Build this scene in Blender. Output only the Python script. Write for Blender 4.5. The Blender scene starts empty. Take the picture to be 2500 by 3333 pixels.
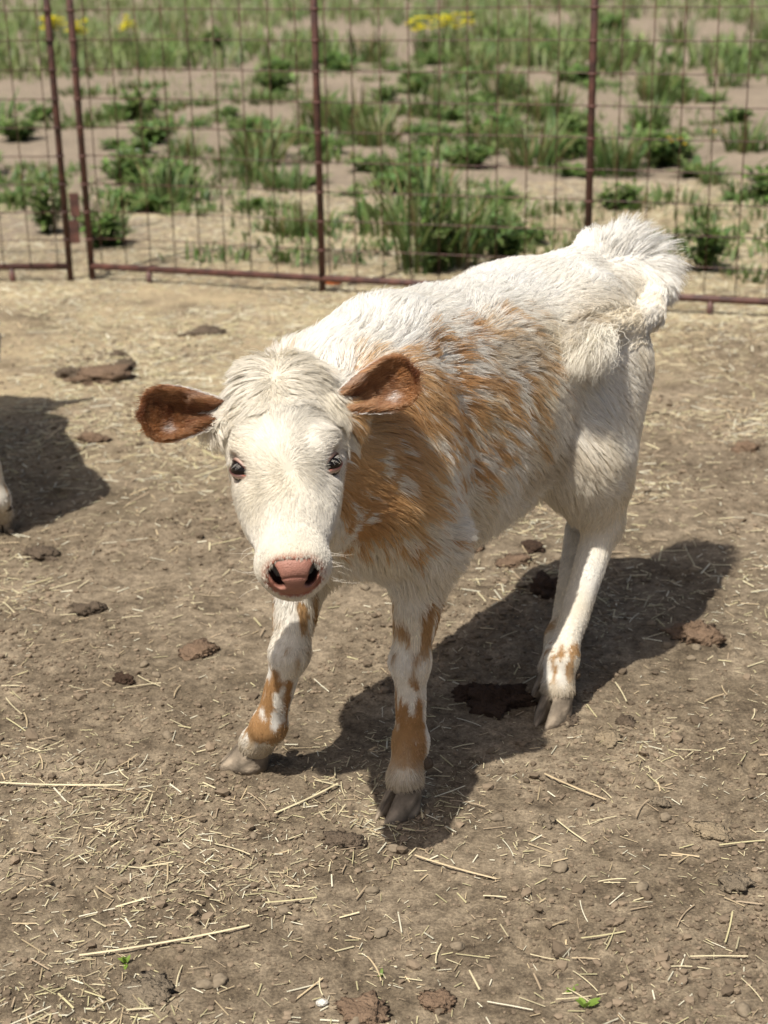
import bpy, math, random
import numpy as np
from mathutils import Vector, Matrix

# ------------------------------------------------------------------ camera, sky, sun, exposure
S = bpy.context.scene
COL = S.collection
CAM_H, PITCH, ROLL = 1.14, 20.0, 1.0
cam_d = bpy.data.cameras.new('camera')
cam = bpy.data.objects.new('camera', cam_d); COL.objects.link(cam)
cam_d.sensor_fit = 'VERTICAL'; cam_d.sensor_height = 36.0
cam_d.lens = 36.0 * 5000 / 3333
cam_d.clip_start = 0.05; cam_d.clip_end = 2000
_p, _r = math.radians(PITCH), math.radians(ROLL)
_fw = Vector((0, math.cos(_p), -math.sin(_p))); _up = Vector((0, math.sin(_p), math.cos(_p)))
_R = Vector((1, 0, 0)) * math.cos(_r) - _up * math.sin(_r); _U = _R.cross(_fw)
cam.matrix_world = Matrix(((_R.x, _U.x, -_fw.x, 0), (_R.y, _U.y, -_fw.y, 0), (_R.z, _U.z, -_fw.z, CAM_H), (0, 0, 0, 1)))
cam_d.dof.use_dof = True; cam_d.dof.focus_distance = 2.05; cam_d.dof.aperture_fstop = 6.0
S.camera = cam

SUN_DIR = Vector((0.30, 0.40, -1.0)).normalized()          # the way the light travels
sun_el = math.asin(-SUN_DIR.z); sun_az = math.atan2(-SUN_DIR.x, -SUN_DIR.y)
W = bpy.data.worlds.new('World'); S.world = W; W.use_nodes = True
nt = W.node_tree; bg = nt.nodes['Background']
sky = nt.nodes.new('ShaderNodeTexSky'); sky.sky_type = 'NISHITA'; sky.sun_disc = False
sky.sun_elevation = sun_el; sky.sun_rotation = sun_az; sky.air_density = 1.0; sky.dust_density = 4.5; sky.ozone_density = .6
nt.links.new(sky.outputs[0], bg.inputs[0]); bg.inputs[1].default_value = 0.075
sd = bpy.data.lights.new('sun', 'SUN'); sun = bpy.data.objects.new('sun', sd); COL.objects.link(sun)
sd.energy = 4.9; sd.angle = math.radians(0.53); sd.color = (1.0, 0.955, 0.88)
sun.rotation_euler = SUN_DIR.to_track_quat('-Z', 'Y').to_euler(); sun.location = (-3, -2, 8)
S.view_settings.view_transform = 'Standard'; S.view_settings.look = 'None'
S.view_settings.exposure = 0.32; S.view_settings.gamma = 1.0; S.view_settings.use_curve_mapping = False
S.render.engine = 'CYCLES'
S.cycles.use_denoising = True
try:
    S.cycles.denoiser = 'OPENIMAGEDENOISE'; S.cycles.denoising_input_passes = 'RGB_ALBEDO_NORMAL'
except Exception: pass
S.cycles.max_bounces = 10; S.cycles.diffuse_bounces = 3; S.cycles.glossy_bounces = 4
S.cycles.transmission_bounces = 8; S.cycles.transparent_max_bounces = 8
S.cycles_curves.shape = 'RIBBONS'; S.cycles_curves.subdivisions = 2

rng = np.random.default_rng(7)
random.seed(5)
CAMP = np.array([0, 0, CAM_H]); nR, nU, nF = np.array(_R), np.array(_U), np.array(_fw)

# ------------------------------------------------------------------ numeric helpers
def _h(ix, iy, iz, s):
    n = (ix.astype(np.int64) * 374761393 + iy.astype(np.int64) * 668265263 + iz.astype(np.int64) * 2147483647 + s * 974634541) & 0xffffffff
    n = ((n ^ (n >> 13)) * 1274126177) & 0xffffffff
    n = ((n ^ (n >> 16)) * 2246822519) & 0xffffffff
    return ((n ^ (n >> 15)) & 0xffffff) / float(0xffffff) * 2 - 1

def vnoise(P, s=0):
    P = np.asarray(P, float); i = np.floor(P).astype(np.int64); f = P - i; f = f * f * (3 - 2 * f)
    x, y, z = i[:, 0], i[:, 1], i[:, 2]; fx, fy, fz = f[:, 0], f[:, 1], f[:, 2]
    def L(a, b, t): return a + (b - a) * t
    r = []
    for dz in (0, 1):
        a = L(_h(x, y, z + dz, s), _h(x + 1, y, z + dz, s), fx); b = L(_h(x, y + 1, z + dz, s), _h(x + 1, y + 1, z + dz, s), fx)
        r.append(L(a, b, fy))
    return L(r[0], r[1], fz)

def fbm(P, s=0, o=3):
    v = 0; a = 1; t = 0
    for k in range(o):
        v = v + a * vnoise(np.asarray(P) * 2 ** k, s + k * 17); t += a; a *= .5
    return v / t

def nrm(v): return v / np.maximum(np.linalg.norm(v, axis=-1, keepdims=True), 1e-9)
def sstep(a, b, x):
    t = np.clip((x - a) / (b - a), 0, 1); return t * t * (3 - 2 * t)

def mesh_np(name, V, F, mat=None, smooth=True, cols=None):
    V = np.asarray(V, np.float32); me = bpy.data.meshes.new(name)
    if isinstance(F, np.ndarray): F = [F]
    F = [np.asarray(f, np.int32) for f in F if len(f)]
    nl = sum(f.size for f in F); npoly = sum(len(f) for f in F)
    me.vertices.add(len(V)); me.vertices.foreach_set('co', V.ravel())
    me.loops.add(nl); me.loops.foreach_set('vertex_index', np.concatenate([f.ravel() for f in F]))
    me.polygons.add(npoly)
    tot = np.concatenate([np.full(len(f), f.shape[1], np.int32) for f in F])
    st = np.concatenate([[0], np.cumsum(tot)[:-1]]).astype(np.int32)
    me.polygons.foreach_set('loop_start', st); me.polygons.foreach_set('loop_total', tot)
    me.polygons.foreach_set('use_smooth', np.full(npoly, smooth))
    if cols is not None:
        a = me.color_attributes.new('col', 'FLOAT_COLOR', 'POINT')
        c = np.ones((len(V), 4), np.float32); c[:, :3] = cols; a.data.foreach_set('color', c.ravel())
    me.update(calc_edges=True); me.validate()
    if mat: me.materials.append(mat)
    return me

def link(name, data, parent=None, label=None, cat=None, group=None, kind=None, loc=None, rot=None):
    o = bpy.data.objects.new(name, data); COL.objects.link(o)
    if parent is not None: o.parent = parent
    if label: o['label'] = label
    if cat: o['category'] = cat
    if group: o['group'] = group
    if kind: o['kind'] = kind
    if loc is not None: o.location = loc
    if rot is not None: o.rotation_euler = rot
    return o

class MB:
    """collects vertices, faces and vertex colours"""
    def __init__(s): s.V = []; s.Q = []; s.T = []; s.C = []; s.n = 0
    def add(s, V, Q=(), T=(), c=(1, 1, 1)):
        V = np.asarray(V, float); s.V.append(V)
        if len(Q): s.Q.append(np.asarray(Q) + s.n)
        if len(T): s.T.append(np.asarray(T) + s.n)
        c = np.asarray(c, float); s.C.append(np.broadcast_to(c, (len(V), 3)) if c.ndim < 2 else c); s.n += len(V)
    def tube(s, P, r, n=8, c=(1, 1, 1), cap=True):
        P = np.asarray(P, float); r = np.broadcast_to(np.asarray(r, float), (len(P),))
        T = nrm(np.gradient(P, axis=0)); ref = np.array([0, 0, 1.]) if abs(T[0, 2]) < .9 else np.array([1., 0, 0])
        A = nrm(np.cross(T, ref)); B = np.cross(T, A); th = np.arange(n) / n * 2 * np.pi
        V = P[:, None] + r[:, None, None] * (np.cos(th)[None, :, None] * A[:, None] + np.sin(th)[None, :, None] * B[:, None])
        m = len(P); q = []
        for i in range(m - 1):
            for j in range(n):
                k = (j + 1) % n; q.append((i * n + j, i * n + k, (i + 1) * n + k, (i + 1) * n + j))
        t = []; V = V.reshape(-1, 3)
        if cap:
            V = np.vstack([V, P[:1], P[-1:]]); a, b = m * n, m * n + 1
            for j in range(n):
                k = (j + 1) % n; t += [(a, k, j), (b, (m - 1) * n + j, (m - 1) * n + k)]
        s.add(V, q, t, c)
    def strip(s, P, side, w, c=(1, 1, 1), fold=0.0, up=None):
        """a blade: three verts across so it can be creased"""
        P = np.asarray(P, float); m = len(P); w = np.asarray(w, float)[:, None]; side = np.broadcast_to(side, P.shape)
        up = np.array([0, 0, 1.]) if up is None else up
        V = np.stack([P - side * w + up * fold * w, P, P + side * w + up * fold * w], 1).reshape(-1, 3)
        q = []
        for i in range(m - 1):
            a = i * 3; q += [(a, a + 1, a + 4, a + 3), (a + 1, a + 2, a + 5, a + 4)]
        cc = np.asarray(c, float)
        if cc.ndim == 2: cc = np.repeat(cc, 3, 0)
        s.add(V, q, (), cc)
    def mesh(s, name, mat, smooth=True):
        F = []
        if s.Q: F.append(np.vstack(s.Q))
        if s.T: F.append(np.vstack(s.T))
        return mesh_np(name, np.vstack(s.V), F, mat, smooth, np.vstack(s.C))

# ------------------------------------------------------------------ materials
def new_mat(name):
    m = bpy.data.materials.new(name); m.use_nodes = True
    return m, m.node_tree.nodes, m.node_tree.links, m.node_tree.nodes['Principled BSDF']

def col_mat(name, rough=.8, spec=.2, bump=None, transl=0.0, tint=None):
    """vertex colour 'col' times a little noise, optional bump"""
    m, N, L, b = new_mat(name)
    a = N.new('ShaderNodeAttribute'); a.attribute_name = 'col'
    n = N.new('ShaderNodeTexNoise'); n.inputs['Scale'].default_value = 60; n.inputs['Detail'].default_value = 4
    tc = N.new('ShaderNodeTexCoord'); L.new(tc.outputs['Object'], n.inputs['Vector'])
    mp = N.new('ShaderNodeMapRange'); mp.inputs[3].default_value = .75; mp.inputs[4].default_value = 1.2
    L.new(n.outputs[0], mp.inputs[0])
    mx = N.new('ShaderNodeVectorMath'); mx.operation = 'SCALE'; L.new(a.outputs['Color'], mx.inputs[0]); L.new(mp.outputs[0], mx.inputs[3])
    L.new(mx.outputs[0], b.inputs['Base Color']); b.inputs['Roughness'].default_value = rough
    b.inputs['Specular IOR Level'].default_value = spec
    if bump:
        n2 = N.new('ShaderNodeTexNoise'); n2.inputs['Scale'].default_value = bump[0]; n2.inputs['Detail'].default_value = 6
        L.new(tc.outputs['Object'], n2.inputs['Vector'])
        bp = N.new('ShaderNodeBump'); bp.inputs['Strength'].default_value = bump[1]; bp.inputs['Distance'].default_value = bump[2]
        L.new(n2.outputs[0], bp.inputs['Height']); L.new(bp.outputs[0], b.inputs['Normal'])
    if transl:
        t = N.new('ShaderNodeBsdfTranslucent'); L.new(mx.outputs[0], t.inputs[0])
        ms = N.new('ShaderNodeMixShader'); ms.inputs[0].default_value = transl
        L.new(b.outputs[0], ms.inputs[1]); L.new(t.outputs[0], ms.inputs[2]); L.new(ms.outputs[0], N['Material Output'].inputs[0])
    return m

M_straw = col_mat('straw', .55, .3)
M_leaf = col_mat('leaf', .5, .35, transl=.4)
M_crumb = col_mat('crumb', .95, .05)
M_dung = col_mat('dung', .9, .1, bump=(190, 1.0, .010))
M_hoof = col_mat('hoof', .75, .2, bump=(110, .8, .003))
_n = M_hoof.node_tree; _a = [n for n in _n.nodes if n.type == 'MAP_RANGE'][0]; _a.inputs[3].default_value = .5; _a.inputs[4].default_value = 1.3; _a.inputs[1].default_value = .25; _a.inputs[2].default_value = .75

def rust_mat():
    m, N, L, b = new_mat('rusty_paint')
    tc = N.new('ShaderNodeTexCoord'); n = N.new('ShaderNodeTexNoise'); n.inputs['Scale'].default_value = 22; n.inputs['Detail'].default_value = 8
    L.new(tc.outputs['Object'], n.inputs['Vector'])
    r = N.new('ShaderNodeValToRGB'); e = r.color_ramp.elements
    e[0].position = .35; e[0].color = (.045, .022, .018, 1); e[1].position = .68; e[1].color = (.13, .055, .04, 1)
    L.new(n.outputs[0], r.inputs[0]); L.new(r.outputs[0], b.inputs['Base Color']); b.inputs['Roughness'].default_value = .55
    return m
M_rust = rust_mat()

# ------------------------------------------------------------------ ground
_pr = np.random.default_rng(12)
PRINTS = [(_pr.uniform(-.30, .30) * (yy + .1), yy, math.cos(t), math.sin(t), d) for yy, t, d in zip(1.4 + 3.4 * _pr.random(70) ** 1.15, _pr.uniform(0, 6.28, 70), _pr.uniform(.004, .011, 70))]
PRINTS = [p for p in PRINTS if not (-.35 < p[0] < .5 and 1.75 < p[1] < 2.6)]      # none under the calf
def gheight(x, y):
    x = np.atleast_1d(np.asarray(x, float)); y = np.atleast_1d(np.asarray(y, float))
    P = np.stack([x, y, np.zeros_like(x)], 1)
    near = 1 - sstep(5.0, 9.0, y)
    h = .010 * fbm(P * 2.1, 3, 2) + .03 * fbm(P * .35, 9, 2) * sstep(7, 14, np.hypot(x, y))
    rough = sstep(-.35, .5, fbm(P * 3.3 + 7, 21, 2))             # trampled smooth here, cloddy there
    h = h + near * (.0055 * rough * np.abs(vnoise(P * 30, 31)) + (.0018 + .0042 * rough) * np.abs(fbm(P * 62, 41, 2)) - .003)
    k = np.where((y > 1.2) & (y < 5.2) & (np.abs(x) < 1.7))[0]
    if len(k):
        e = np.zeros(len(k)); X, Y = x[k], y[k]
        for (px, py, ca, sa, dp) in PRINTS:
            j = np.where((np.abs(X - px) < .075) & (np.abs(Y - py) < .075))[0]
            if not len(j): continue
            a = (X[j] - px) * ca + (Y[j] - py) * sa; c = -(X[j] - px) * sa + (Y[j] - py) * ca
            for sd in (-1, 1):
                q = np.sqrt((a / .034) ** 2 + ((c - sd * .0165 * (1 - .35 * a / .034)) / .0135) ** 2); e[j] += dp * (-1.0 * sstep(1.15, .75, q) + .30 * np.exp(-((q - 1.45) / .28) ** 2))
        h[k] += e
    return h

def axis_pts(lo, hi, d0, far, g=1.06):
    a = list(np.arange(lo, hi, d0)); s = d0; x = a[-1]
    while x < far: s *= g; x += s; a.append(x)
    s = d0; x = lo; b = []
    return np.array(a)
def build_ground():
    xs = axis_pts(0, 1.0, .0065, 220, 1.035); xs = np.concatenate([-xs[:0:-1], xs])
    ys = [1.15]; d = .0060
    while ys[-1] < 320:
        ys.append(ys[-1] + d)
        d = .0060 if ys[-1] < 2.4 else d * (1.0085 if ys[-1] < 7 else 1.05)
    back = [1.15]; d = .008
    while back[-1] > -120: d *= 1.12; back.append(back[-1] - d)
    ys = np.array(back[:0:-1] + ys)
    X, Y = np.meshgrid(xs, ys); x, y = X.ravel(), Y.ravel()
    V = np.stack([x, y, gheight(x, y)], 1); nx, ny = len(xs), len(ys)
    i = np.arange(nx - 1)[None] + nx * np.arange(ny - 1)[:, None]; i = i.ravel()
    F = np.stack([i, i + 1, i + nx + 1, i + nx], 1)
    m, N, L, b = new_mat('dirt')
    tc = N.new('ShaderNodeTexCoord')
    def noise(sc, det=6, rough=.6):
        n = N.new('ShaderNodeTexNoise'); n.inputs['Scale'].default_value = sc; n.inputs['Detail'].default_value = det
        n.inputs['Roughness'].default_value = rough; L.new(tc.outputs['Object'], n.inputs['Vector']); return n
    n1 = noise(1.4, 4); n2 = noise(45, 8, .7); n3 = noise(230, 4, .7)
    r1 = N.new('ShaderNodeValToRGB'); e = r1.color_ramp.elements
    e[0].position = .32; e[0].color = (.212, .174, .125, 1); e[1].position = .70; e[1].color = (.35, .292, .214, 1)
    L.new(n1.outputs[0], r1.inputs[0])
    r2 = N.new('ShaderNodeValToRGB'); e = r2.color_ramp.elements
    e[0].position = .34; e[0].color = (.36, .34, .33, 1); e[1].position = .72; e[1].color = (1.22, 1.2, 1.16, 1)
    L.new(n2.outputs[0], r2.inputs[0])
    mx = N.new('ShaderNodeMix'); mx.data_type = 'RGBA'; mx.blend_type = 'MULTIPLY'; mx.inputs[0].default_value = .9
    L.new(r1.outputs[0], mx.inputs[6]); L.new(r2.outputs[0], mx.inputs[7])
    n5 = noise(11, 5, .65); r5 = N.new('ShaderNodeValToRGB'); e = r5.color_ramp.elements; e[0].position = .36; e[0].color = (.62, .60, .58, 1); e[1].position = .60; e[1].color = (1.08, 1.07, 1.06, 1)
    L.new(n5.outputs[0], r5.inputs[0]); mx5 = N.new('ShaderNodeMix'); mx5.data_type = 'RGBA'; mx5.blend_type = 'MULTIPLY'; mx5.inputs[0].default_value = 1; L.new(mx.outputs[2], mx5.inputs[6]); L.new(r5.outputs[0], mx5.inputs[7]); mx = mx5
    r7 = N.new('ShaderNodeValToRGB'); e = r7.color_ramp.elements; e[0].position = .36; e[0].color = (.55, .54, .53, 1); e[1].position = .64; e[1].color = (1.3, 1.28, 1.24, 1)
    L.new(n3.outputs[0], r7.inputs[0]); mx7 = N.new('ShaderNodeMix'); mx7.data_type = 'RGBA'; mx7.blend_type = 'MULTIPLY'; mx7.inputs[0].default_value = .8; L.new(mx.outputs[2], mx7.inputs[6]); L.new(r7.outputs[0], mx7.inputs[7]); mx = mx7
    # pale chaff flecks, thicker towards the fence
    vor = N.new('ShaderNodeTexVoronoi'); vor.inputs['Scale'].default_value = 150; vor.feature = 'F1'
    mpv = N.new('ShaderNodeMapping'); mpv.inputs['Scale'].default_value = (1, 2.6, 1); mpv.inputs['Rotation'].default_value = (0, 0, .5)
    L.new(tc.outputs['Object'], mpv.inputs[0]); L.new(mpv.outputs[0], vor.inputs['Vector'])
    cmp_ = N.new('ShaderNodeMath'); cmp_.operation = 'LESS_THAN'; cmp_.inputs[1].default_value = .16; L.new(vor.outputs['Distance'], cmp_.inputs[0])
    nn = noise(7, 3); thr = N.new('ShaderNodeMapRange'); thr.inputs[1].default_value = .42; thr.inputs[2].default_value = .66; L.new(nn.outputs[0], thr.inputs[0])
    ml = N.new('ShaderNodeMath'); ml.operation = 'MULTIPLY'; L.new(cmp_.outputs[0], ml.inputs[0]); L.new(thr.outputs[0], ml.inputs[1])
    mx2 = N.new('ShaderNodeMix'); mx2.data_type = 'RGBA'; L.new(ml.outputs[0], mx2.inputs[0]); L.new(mx.outputs[2], mx2.inputs[6])
    mx2.inputs[7].default_value = (.36, .29, .17, 1)
    sep = N.new('ShaderNodeSeparateXYZ'); L.new(tc.outputs['Object'], sep.inputs[0])
    # trodden-in straw dust band along the fence
    band1 = N.new('ShaderNodeMapRange'); band1.interpolation_type = 'SMOOTHSTEP'; band1.inputs[1].default_value = 3.0; band1.inputs[2].default_value = 4.9
    band2 = N.new('ShaderNodeMapRange'); band2.interpolation_type = 'SMOOTHSTEP'; band2.inputs[1].default_value = 7.6; band2.inputs[2].default_value = 6.1
    sx = N.new('ShaderNodeMath'); sx.operation = 'MULTIPLY_ADD'; sx.inputs[1].default_value = -.45; L.new(sep.outputs[0], sx.inputs[0]); L.new(sep.outputs[1], sx.inputs[2])
    L.new(sx.outputs[0], band1.inputs[0]); L.new(sx.outputs[0], band2.inputs[0])
    n4 = noise(3.2, 6, .65); th4 = N.new('ShaderNodeMapRange'); th4.inputs[1].default_value = .34; th4.inputs[2].default_value = .62; L.new(n4.outputs[0], th4.inputs[0])
    m3 = N.new('ShaderNodeMath'); m3.operation = 'MULTIPLY'; L.new(band1.outputs[0], m3.inputs[0]); L.new(band2.outputs[0], m3.inputs[1])
    m4 = N.new('ShaderNodeMath'); m4.operation = 'MULTIPLY'; L.new(m3.outputs[0], m4.inputs[0]); L.new(th4.outputs[0], m4.inputs[1])
    m5 = N.new('ShaderNodeMath'); m5.operation = 'MULTIPLY'; m5.inputs[1].default_value = .75; L.new(m4.outputs[0], m5.inputs[0])
    mx3 = N.new('ShaderNodeMix'); mx3.data_type = 'RGBA'; L.new(m5.outputs[0], mx3.inputs[0]); L.new(mx2.outputs[2], mx3.inputs[6])
    mx3.inputs[7].default_value = (.42, .335, .205, 1)
    fb = N.new('ShaderNodeMapRange'); fb.interpolation_type = 'SMOOTHSTEP'; fb.inputs[1].default_value = 6.0; fb.inputs[2].default_value = 8.0; L.new(sx.outputs[0], fb.inputs[0]); fm = N.new('ShaderNodeMath'); fm.operation = 'MULTIPLY'; fm.inputs[1].default_value = .4; L.new(fb.outputs[0], fm.inputs[0])
    mx6 = N.new('ShaderNodeMix'); mx6.data_type = 'RGBA'; L.new(fm.outputs[0], mx6.inputs[0]); L.new(mx3.outputs[2], mx6.inputs[6]); mx6.inputs[7].default_value = (.31, .255, .20, 1); mx3 = mx6
    L.new(mx3.outputs[2], b.inputs['Base Color']); b.inputs['Roughness'].default_value = .95; b.inputs['Specular IOR Level'].default_value = .1
    add = N.new('ShaderNodeMath'); add.operation = 'MULTIPLY_ADD'; add.inputs[1].default_value = .35; L.new(n3.outputs[0], add.inputs[0]); L.new(n2.outputs[0], add.inputs[2])
    bp = N.new('ShaderNodeBump'); bp.inputs['Strength'].default_value = .8; bp.inputs['Distance'].default_value = .008
    L.new(add.outputs[0], bp.inputs['Height']); L.new(bp.outputs[0], b.inputs['Normal'])
    link('ground', mesh_np('ground', V, F, m), kind='structure', label='bare trampled brown dirt scattered with straw and crumbs')
build_ground()

def gz(x, y): return float(gheight(x, y)[0])
def ray_ground(px, py, z=0.0):
    """world point of the ground seen at a spot of the photograph, used once to read off where a thing stands"""
    d = nF * 5000 + nR * (px - 1250) - nU * (py - 1666.5)
    P = CAMP + d * ((z - CAM_H) / d[2]); return P

# ------------------------------------------------------------------ fence
FA = np.array([-1.083, 5.746]); FDIR = nrm(np.array([2.341, -.822])); FN = np.array([-FDIR[1], FDIR[0]])
def fence_panel(label, A, D, uprights, x0, x1, zr, feet, height=1.55):
    root = link('fence_panel', None, label=label, cat='fence panel', group='welded wire pen panels', loc=(A[0], A[1], gz(*A)), rot=(0, 0, math.atan2(D[1], D[0])))
    cell = .1016
    m = MB(); m.tube([(0, 0, -.03), (0, 0, height * .5), (0, 0, height)], .0122, 12); up = m.mesh('upright', M_rust)
    for u in uprights: link('upright', up, root, loc=(u, 0, 0))
    m = MB(); m.tube([(x0, 0, 0), ((x0 + x1) / 2, 0, 0), (x1, 0, 0)], .0125, 12); rail = m.mesh('rail', M_rust)
    link('bottom_rail', rail, root, loc=(0, 0, zr)); link('top_rail', rail, root, loc=(0, 0, height - .01))
    m = MB(); m.tube([(0, 0, -.09), (0, 0, 0)], .011, 10); ft = m.mesh('foot', M_rust)
    for u in feet: link('foot', ft, root, loc=(u, 0, zr - .005))
    m = MB(); m.tube([(0, .012, zr), (0.0015, .013, .8), (0, .012, height)], .0020, 6); vw = m.mesh('vertical_wire', M_rust)
    u = x0 + .04
    while u < x1:
        if min(abs(u - q) for q in uprights) > .02: link('vertical_wire', vw, root, loc=(u, 0, 0), rot=(random.uniform(-.004, .004), random.uniform(-.004, .004), 0))
        u += cell
    n = 9; xs = np.linspace(x0, x1, n)
    m = MB(); m.tube(np.stack([xs, np.full(n, .0175), .002 * np.sin(np.arange(n) * 2.1)], 1), .0020, 6); hw = m.mesh('horizontal_wire', M_rust)
    z = zr + cell
    while z < height - .03:
        link('horizontal_wire', hw, root, loc=(0, 0, z)); z += cell
    # wire ties where the mesh is clipped to the uprights
    m = MB(); th = np.linspace(0, 2 * np.pi, 11); m.tube(np.stack([.0150 * np.cos(th), .0150 * np.sin(th), 0 * th], 1), .0035, 5, cap=False); tie = m.mesh('wire_tie', M_rust)
    for u in uprights:
        z = zr + cell
        while z < height - .03:
            link('wire_tie', tie, root, loc=(u, .002, z)); z += cell
    return root
fence_panel('rust red welded wire pen panel with three uprights, behind the calf', FA, FDIR, (0.0, .93, 1.885, 2.8, 3.6), 0, 3.6, .052, (.24, 1.35, 2.3))
LD = nrm(np.array([-1.0, .03]))
lp = fence_panel('rust red wire pen panel with the latch plates on its end upright', np.array([-1.165, 5.745]), LD, (0.0, .92, 1.84), 0, 1.84, .055, (.22, 1.4))
m = MB()
def box_mb(m, c, s):
    c = np.array(c); s = np.array(s) / 2
    V = np.array([(x, y, z) for x in (-1, 1) for y in (-1, 1) for z in (-1, 1)]) * s + c
    m.add(V, [(0, 1, 3, 2), (4, 6, 7, 5), (0, 4, 5, 1), (2, 3, 7, 6), (0, 2, 6, 4), (1, 5, 7, 3)])
box_mb(m, (0, 0, 0), (.034, .008, .085)); pl = m.mesh('latch_plate', M_rust, False)
link('latch_plate', pl, lp, loc=(-.033, .012, .185)); link('latch_plate', pl, lp, loc=(-.042, .014, .285))
m = MB(); m.tube([(0, 0, -.08), (0, 0, .08)], .006, 8); link('hinge_pin', m.mesh('hinge_pin', M_rust), lp, loc=(-.036, 0, .235))

# ------------------------------------------------------------------ plants
GREENS = [(.13, .205, .05), (.10, .175, .042), (.165, .22, .075), (.10, .17, .055), (.15, .19, .065)]
def blade(m, root, az, L, lean, w, c, n=5):
    t = np.linspace(0, 1, n); d = np.array([math.cos(az), math.sin(az), 0]); sd = np.array([-d[1], d[0], 0])
    out = lean * L * t ** 1.7; z = L * (t - .35 * lean * t ** 2.4)
    P = root + out[:, None] * d + z[:, None] * np.array([0, 0, 1.])
    ww = w * (.75 + .5 * t) * (1 - t ** 2.2); ww[-1] = w * .05
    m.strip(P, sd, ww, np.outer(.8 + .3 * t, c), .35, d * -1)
def leaf(m, root, az, el, L, w, c, droop=.5, n=4):
    t = np.linspace(0, 1, n); d = np.array([math.cos(az), math.sin(az), 0]); sd = np.array([-d[1], d[0], 0])
    P = root + (L * t * math.cos(el))[:, None] * d + (L * (t * math.sin(el) - droop * .4 * t * t))[:, None] * np.array([0, 0, 1.])
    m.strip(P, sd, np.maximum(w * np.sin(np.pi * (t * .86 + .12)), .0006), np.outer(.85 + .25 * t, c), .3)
def rc(k=None): 
    c = np.array(GREENS[random.randrange(5)]) * random.uniform(.8, 1.25); return c
def make_grass(h, n, spread):
    m = MB()
    for _ in range(n):
        r = spread * math.sqrt(random.random()); a = random.uniform(0, 6.28)
        c = rc() if random.random() > .12 else np.array((.22, .19, .08))
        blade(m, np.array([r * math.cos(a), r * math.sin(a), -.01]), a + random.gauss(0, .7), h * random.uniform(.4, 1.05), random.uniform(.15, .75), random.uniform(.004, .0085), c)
    return m
def make_bush(h, rad, n):
    m = MB()
    for _ in range(n // 12):
        a = random.uniform(0, 6.28); r = rad * .8 * random.random(); hh = h * random.uniform(.4, 1)
        top = np.array([r * math.cos(a), r * math.sin(a), hh]); b0 = top * np.array([.25, .25, 0]) - np.array([0, 0, .01])
        m.tube([b0, b0 * .4 + top * .6, top], [.003, .0022, .0012], 4, (.09, .12, .04))
        for _ in range(12):
            f = random.uniform(.2, 1); q = b0 * (1 - f) + top * f
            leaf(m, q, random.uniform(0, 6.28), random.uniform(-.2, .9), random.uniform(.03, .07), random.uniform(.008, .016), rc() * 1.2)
    return m
def make_rosette(rad, n):
    m = MB()
    for k in range(n):
        leaf(m, np.array([random.gauss(0, .02), random.gauss(0, .02), .0]), k * 2.4 + random.uniform(-.3, .3), random.uniform(.15, .9), rad * random.uniform(.6, 1.1), rad * .14, rc(), .6, 5)
    return m
def flowers(m, rad, h, n, c=(.75, .52, .02), s=.012):
    for _ in range(n):
        a = random.uniform(0, 6.28); r = rad * random.random(); q = np.array([r * math.cos(a), r * math.sin(a), h * random.uniform(.75, 1.1)])
        m.tube([q * np.array([.4, .4, 0]), q * np.array([.8, .8, .6]), q], [.0018, .0015, .001], 4, (.09, .13, .04))
        for k in range(9):
            leaf(m, q, k * .7, random.uniform(.1, .7), s * 1.3, s * .4, np.array(c) * random.uniform(.85, 1.1), .2, 3)
def put_plant(name, me, x, y, label, cat, group=None, sc=1.0):
    return_o = link(name, me, None, label, cat, group, loc=(x, y, gz(x, y) - .004), rot=(0, 0, random.uniform(0, 6.28)))
    return_o.scale = (sc, sc, sc * random.uniform(.9, 1.1)); return return_o

grass_v = [make_grass(random.uniform(.16, .26), 60, .09).mesh('grass_tuft', M_leaf) for _ in range(4)]
low_v = [make_grass(.085, 80, .14).mesh('low_grass_tuft', M_leaf) for _ in range(3)]
bush_v = [make_bush(random.uniform(.07, .13), .16, 300).mesh('weed_bush', M_leaf) for _ in range(4)]
ros_v = [make_rosette(random.uniform(.11, .15), 26).mesh('leaf_rosette', M_leaf) for _ in range(3)]
# plants one can pick out, where they grow
m = make_grass(.62, 70, .10); P = ray_ground(1370, 880); put_plant('tall_grass_clump', m.mesh('tall_grass', M_leaf), P[0], P[1], 'tallest pale green grass clump growing against the wire behind the calf', 'grass clump')
m = make_grass(.50, 60, .10); P = ray_ground(1490, 862); put_plant('tall_grass_clump', m.mesh('tall_grass', M_leaf), P[0], P[1], 'tall broad-bladed grass clump leaning beside the tallest clump', 'grass clump')
m = make_bush(.34, .15, 170); P = ray_ground(1420, 885); put_plant('weed_bush', m.mesh('weed_bush', M_leaf), P[0], P[1], 'dense dark weed among the tall grass behind the calf', 'weed')
m = make_bush(.22, .15, 300); P = ray_ground(1640, 868); put_plant('weed_bush', m.mesh('weed_bush', M_leaf), P[0], P[1], 'mid green weed just above the calf\'s back', 'weed')
m = make_bush(.15, .14, 380); P = ray_ground(350, 800); put_plant('weed_bush', m.mesh('weed_bush', M_leaf), P[0], P[1], 'low dark green weed mound beside the latch plates', 'weed')
m = make_bush(.2, .17, 420); flowers(m, .12, .2, 7, (.62, .62, .60), .007); P = ray_ground(430, 600); put_plant('flowering_weed', m.mesh('flowering_weed', M_leaf), P[0], P[1], 'bushy weed dotted with small white flowers', 'weed')
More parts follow.
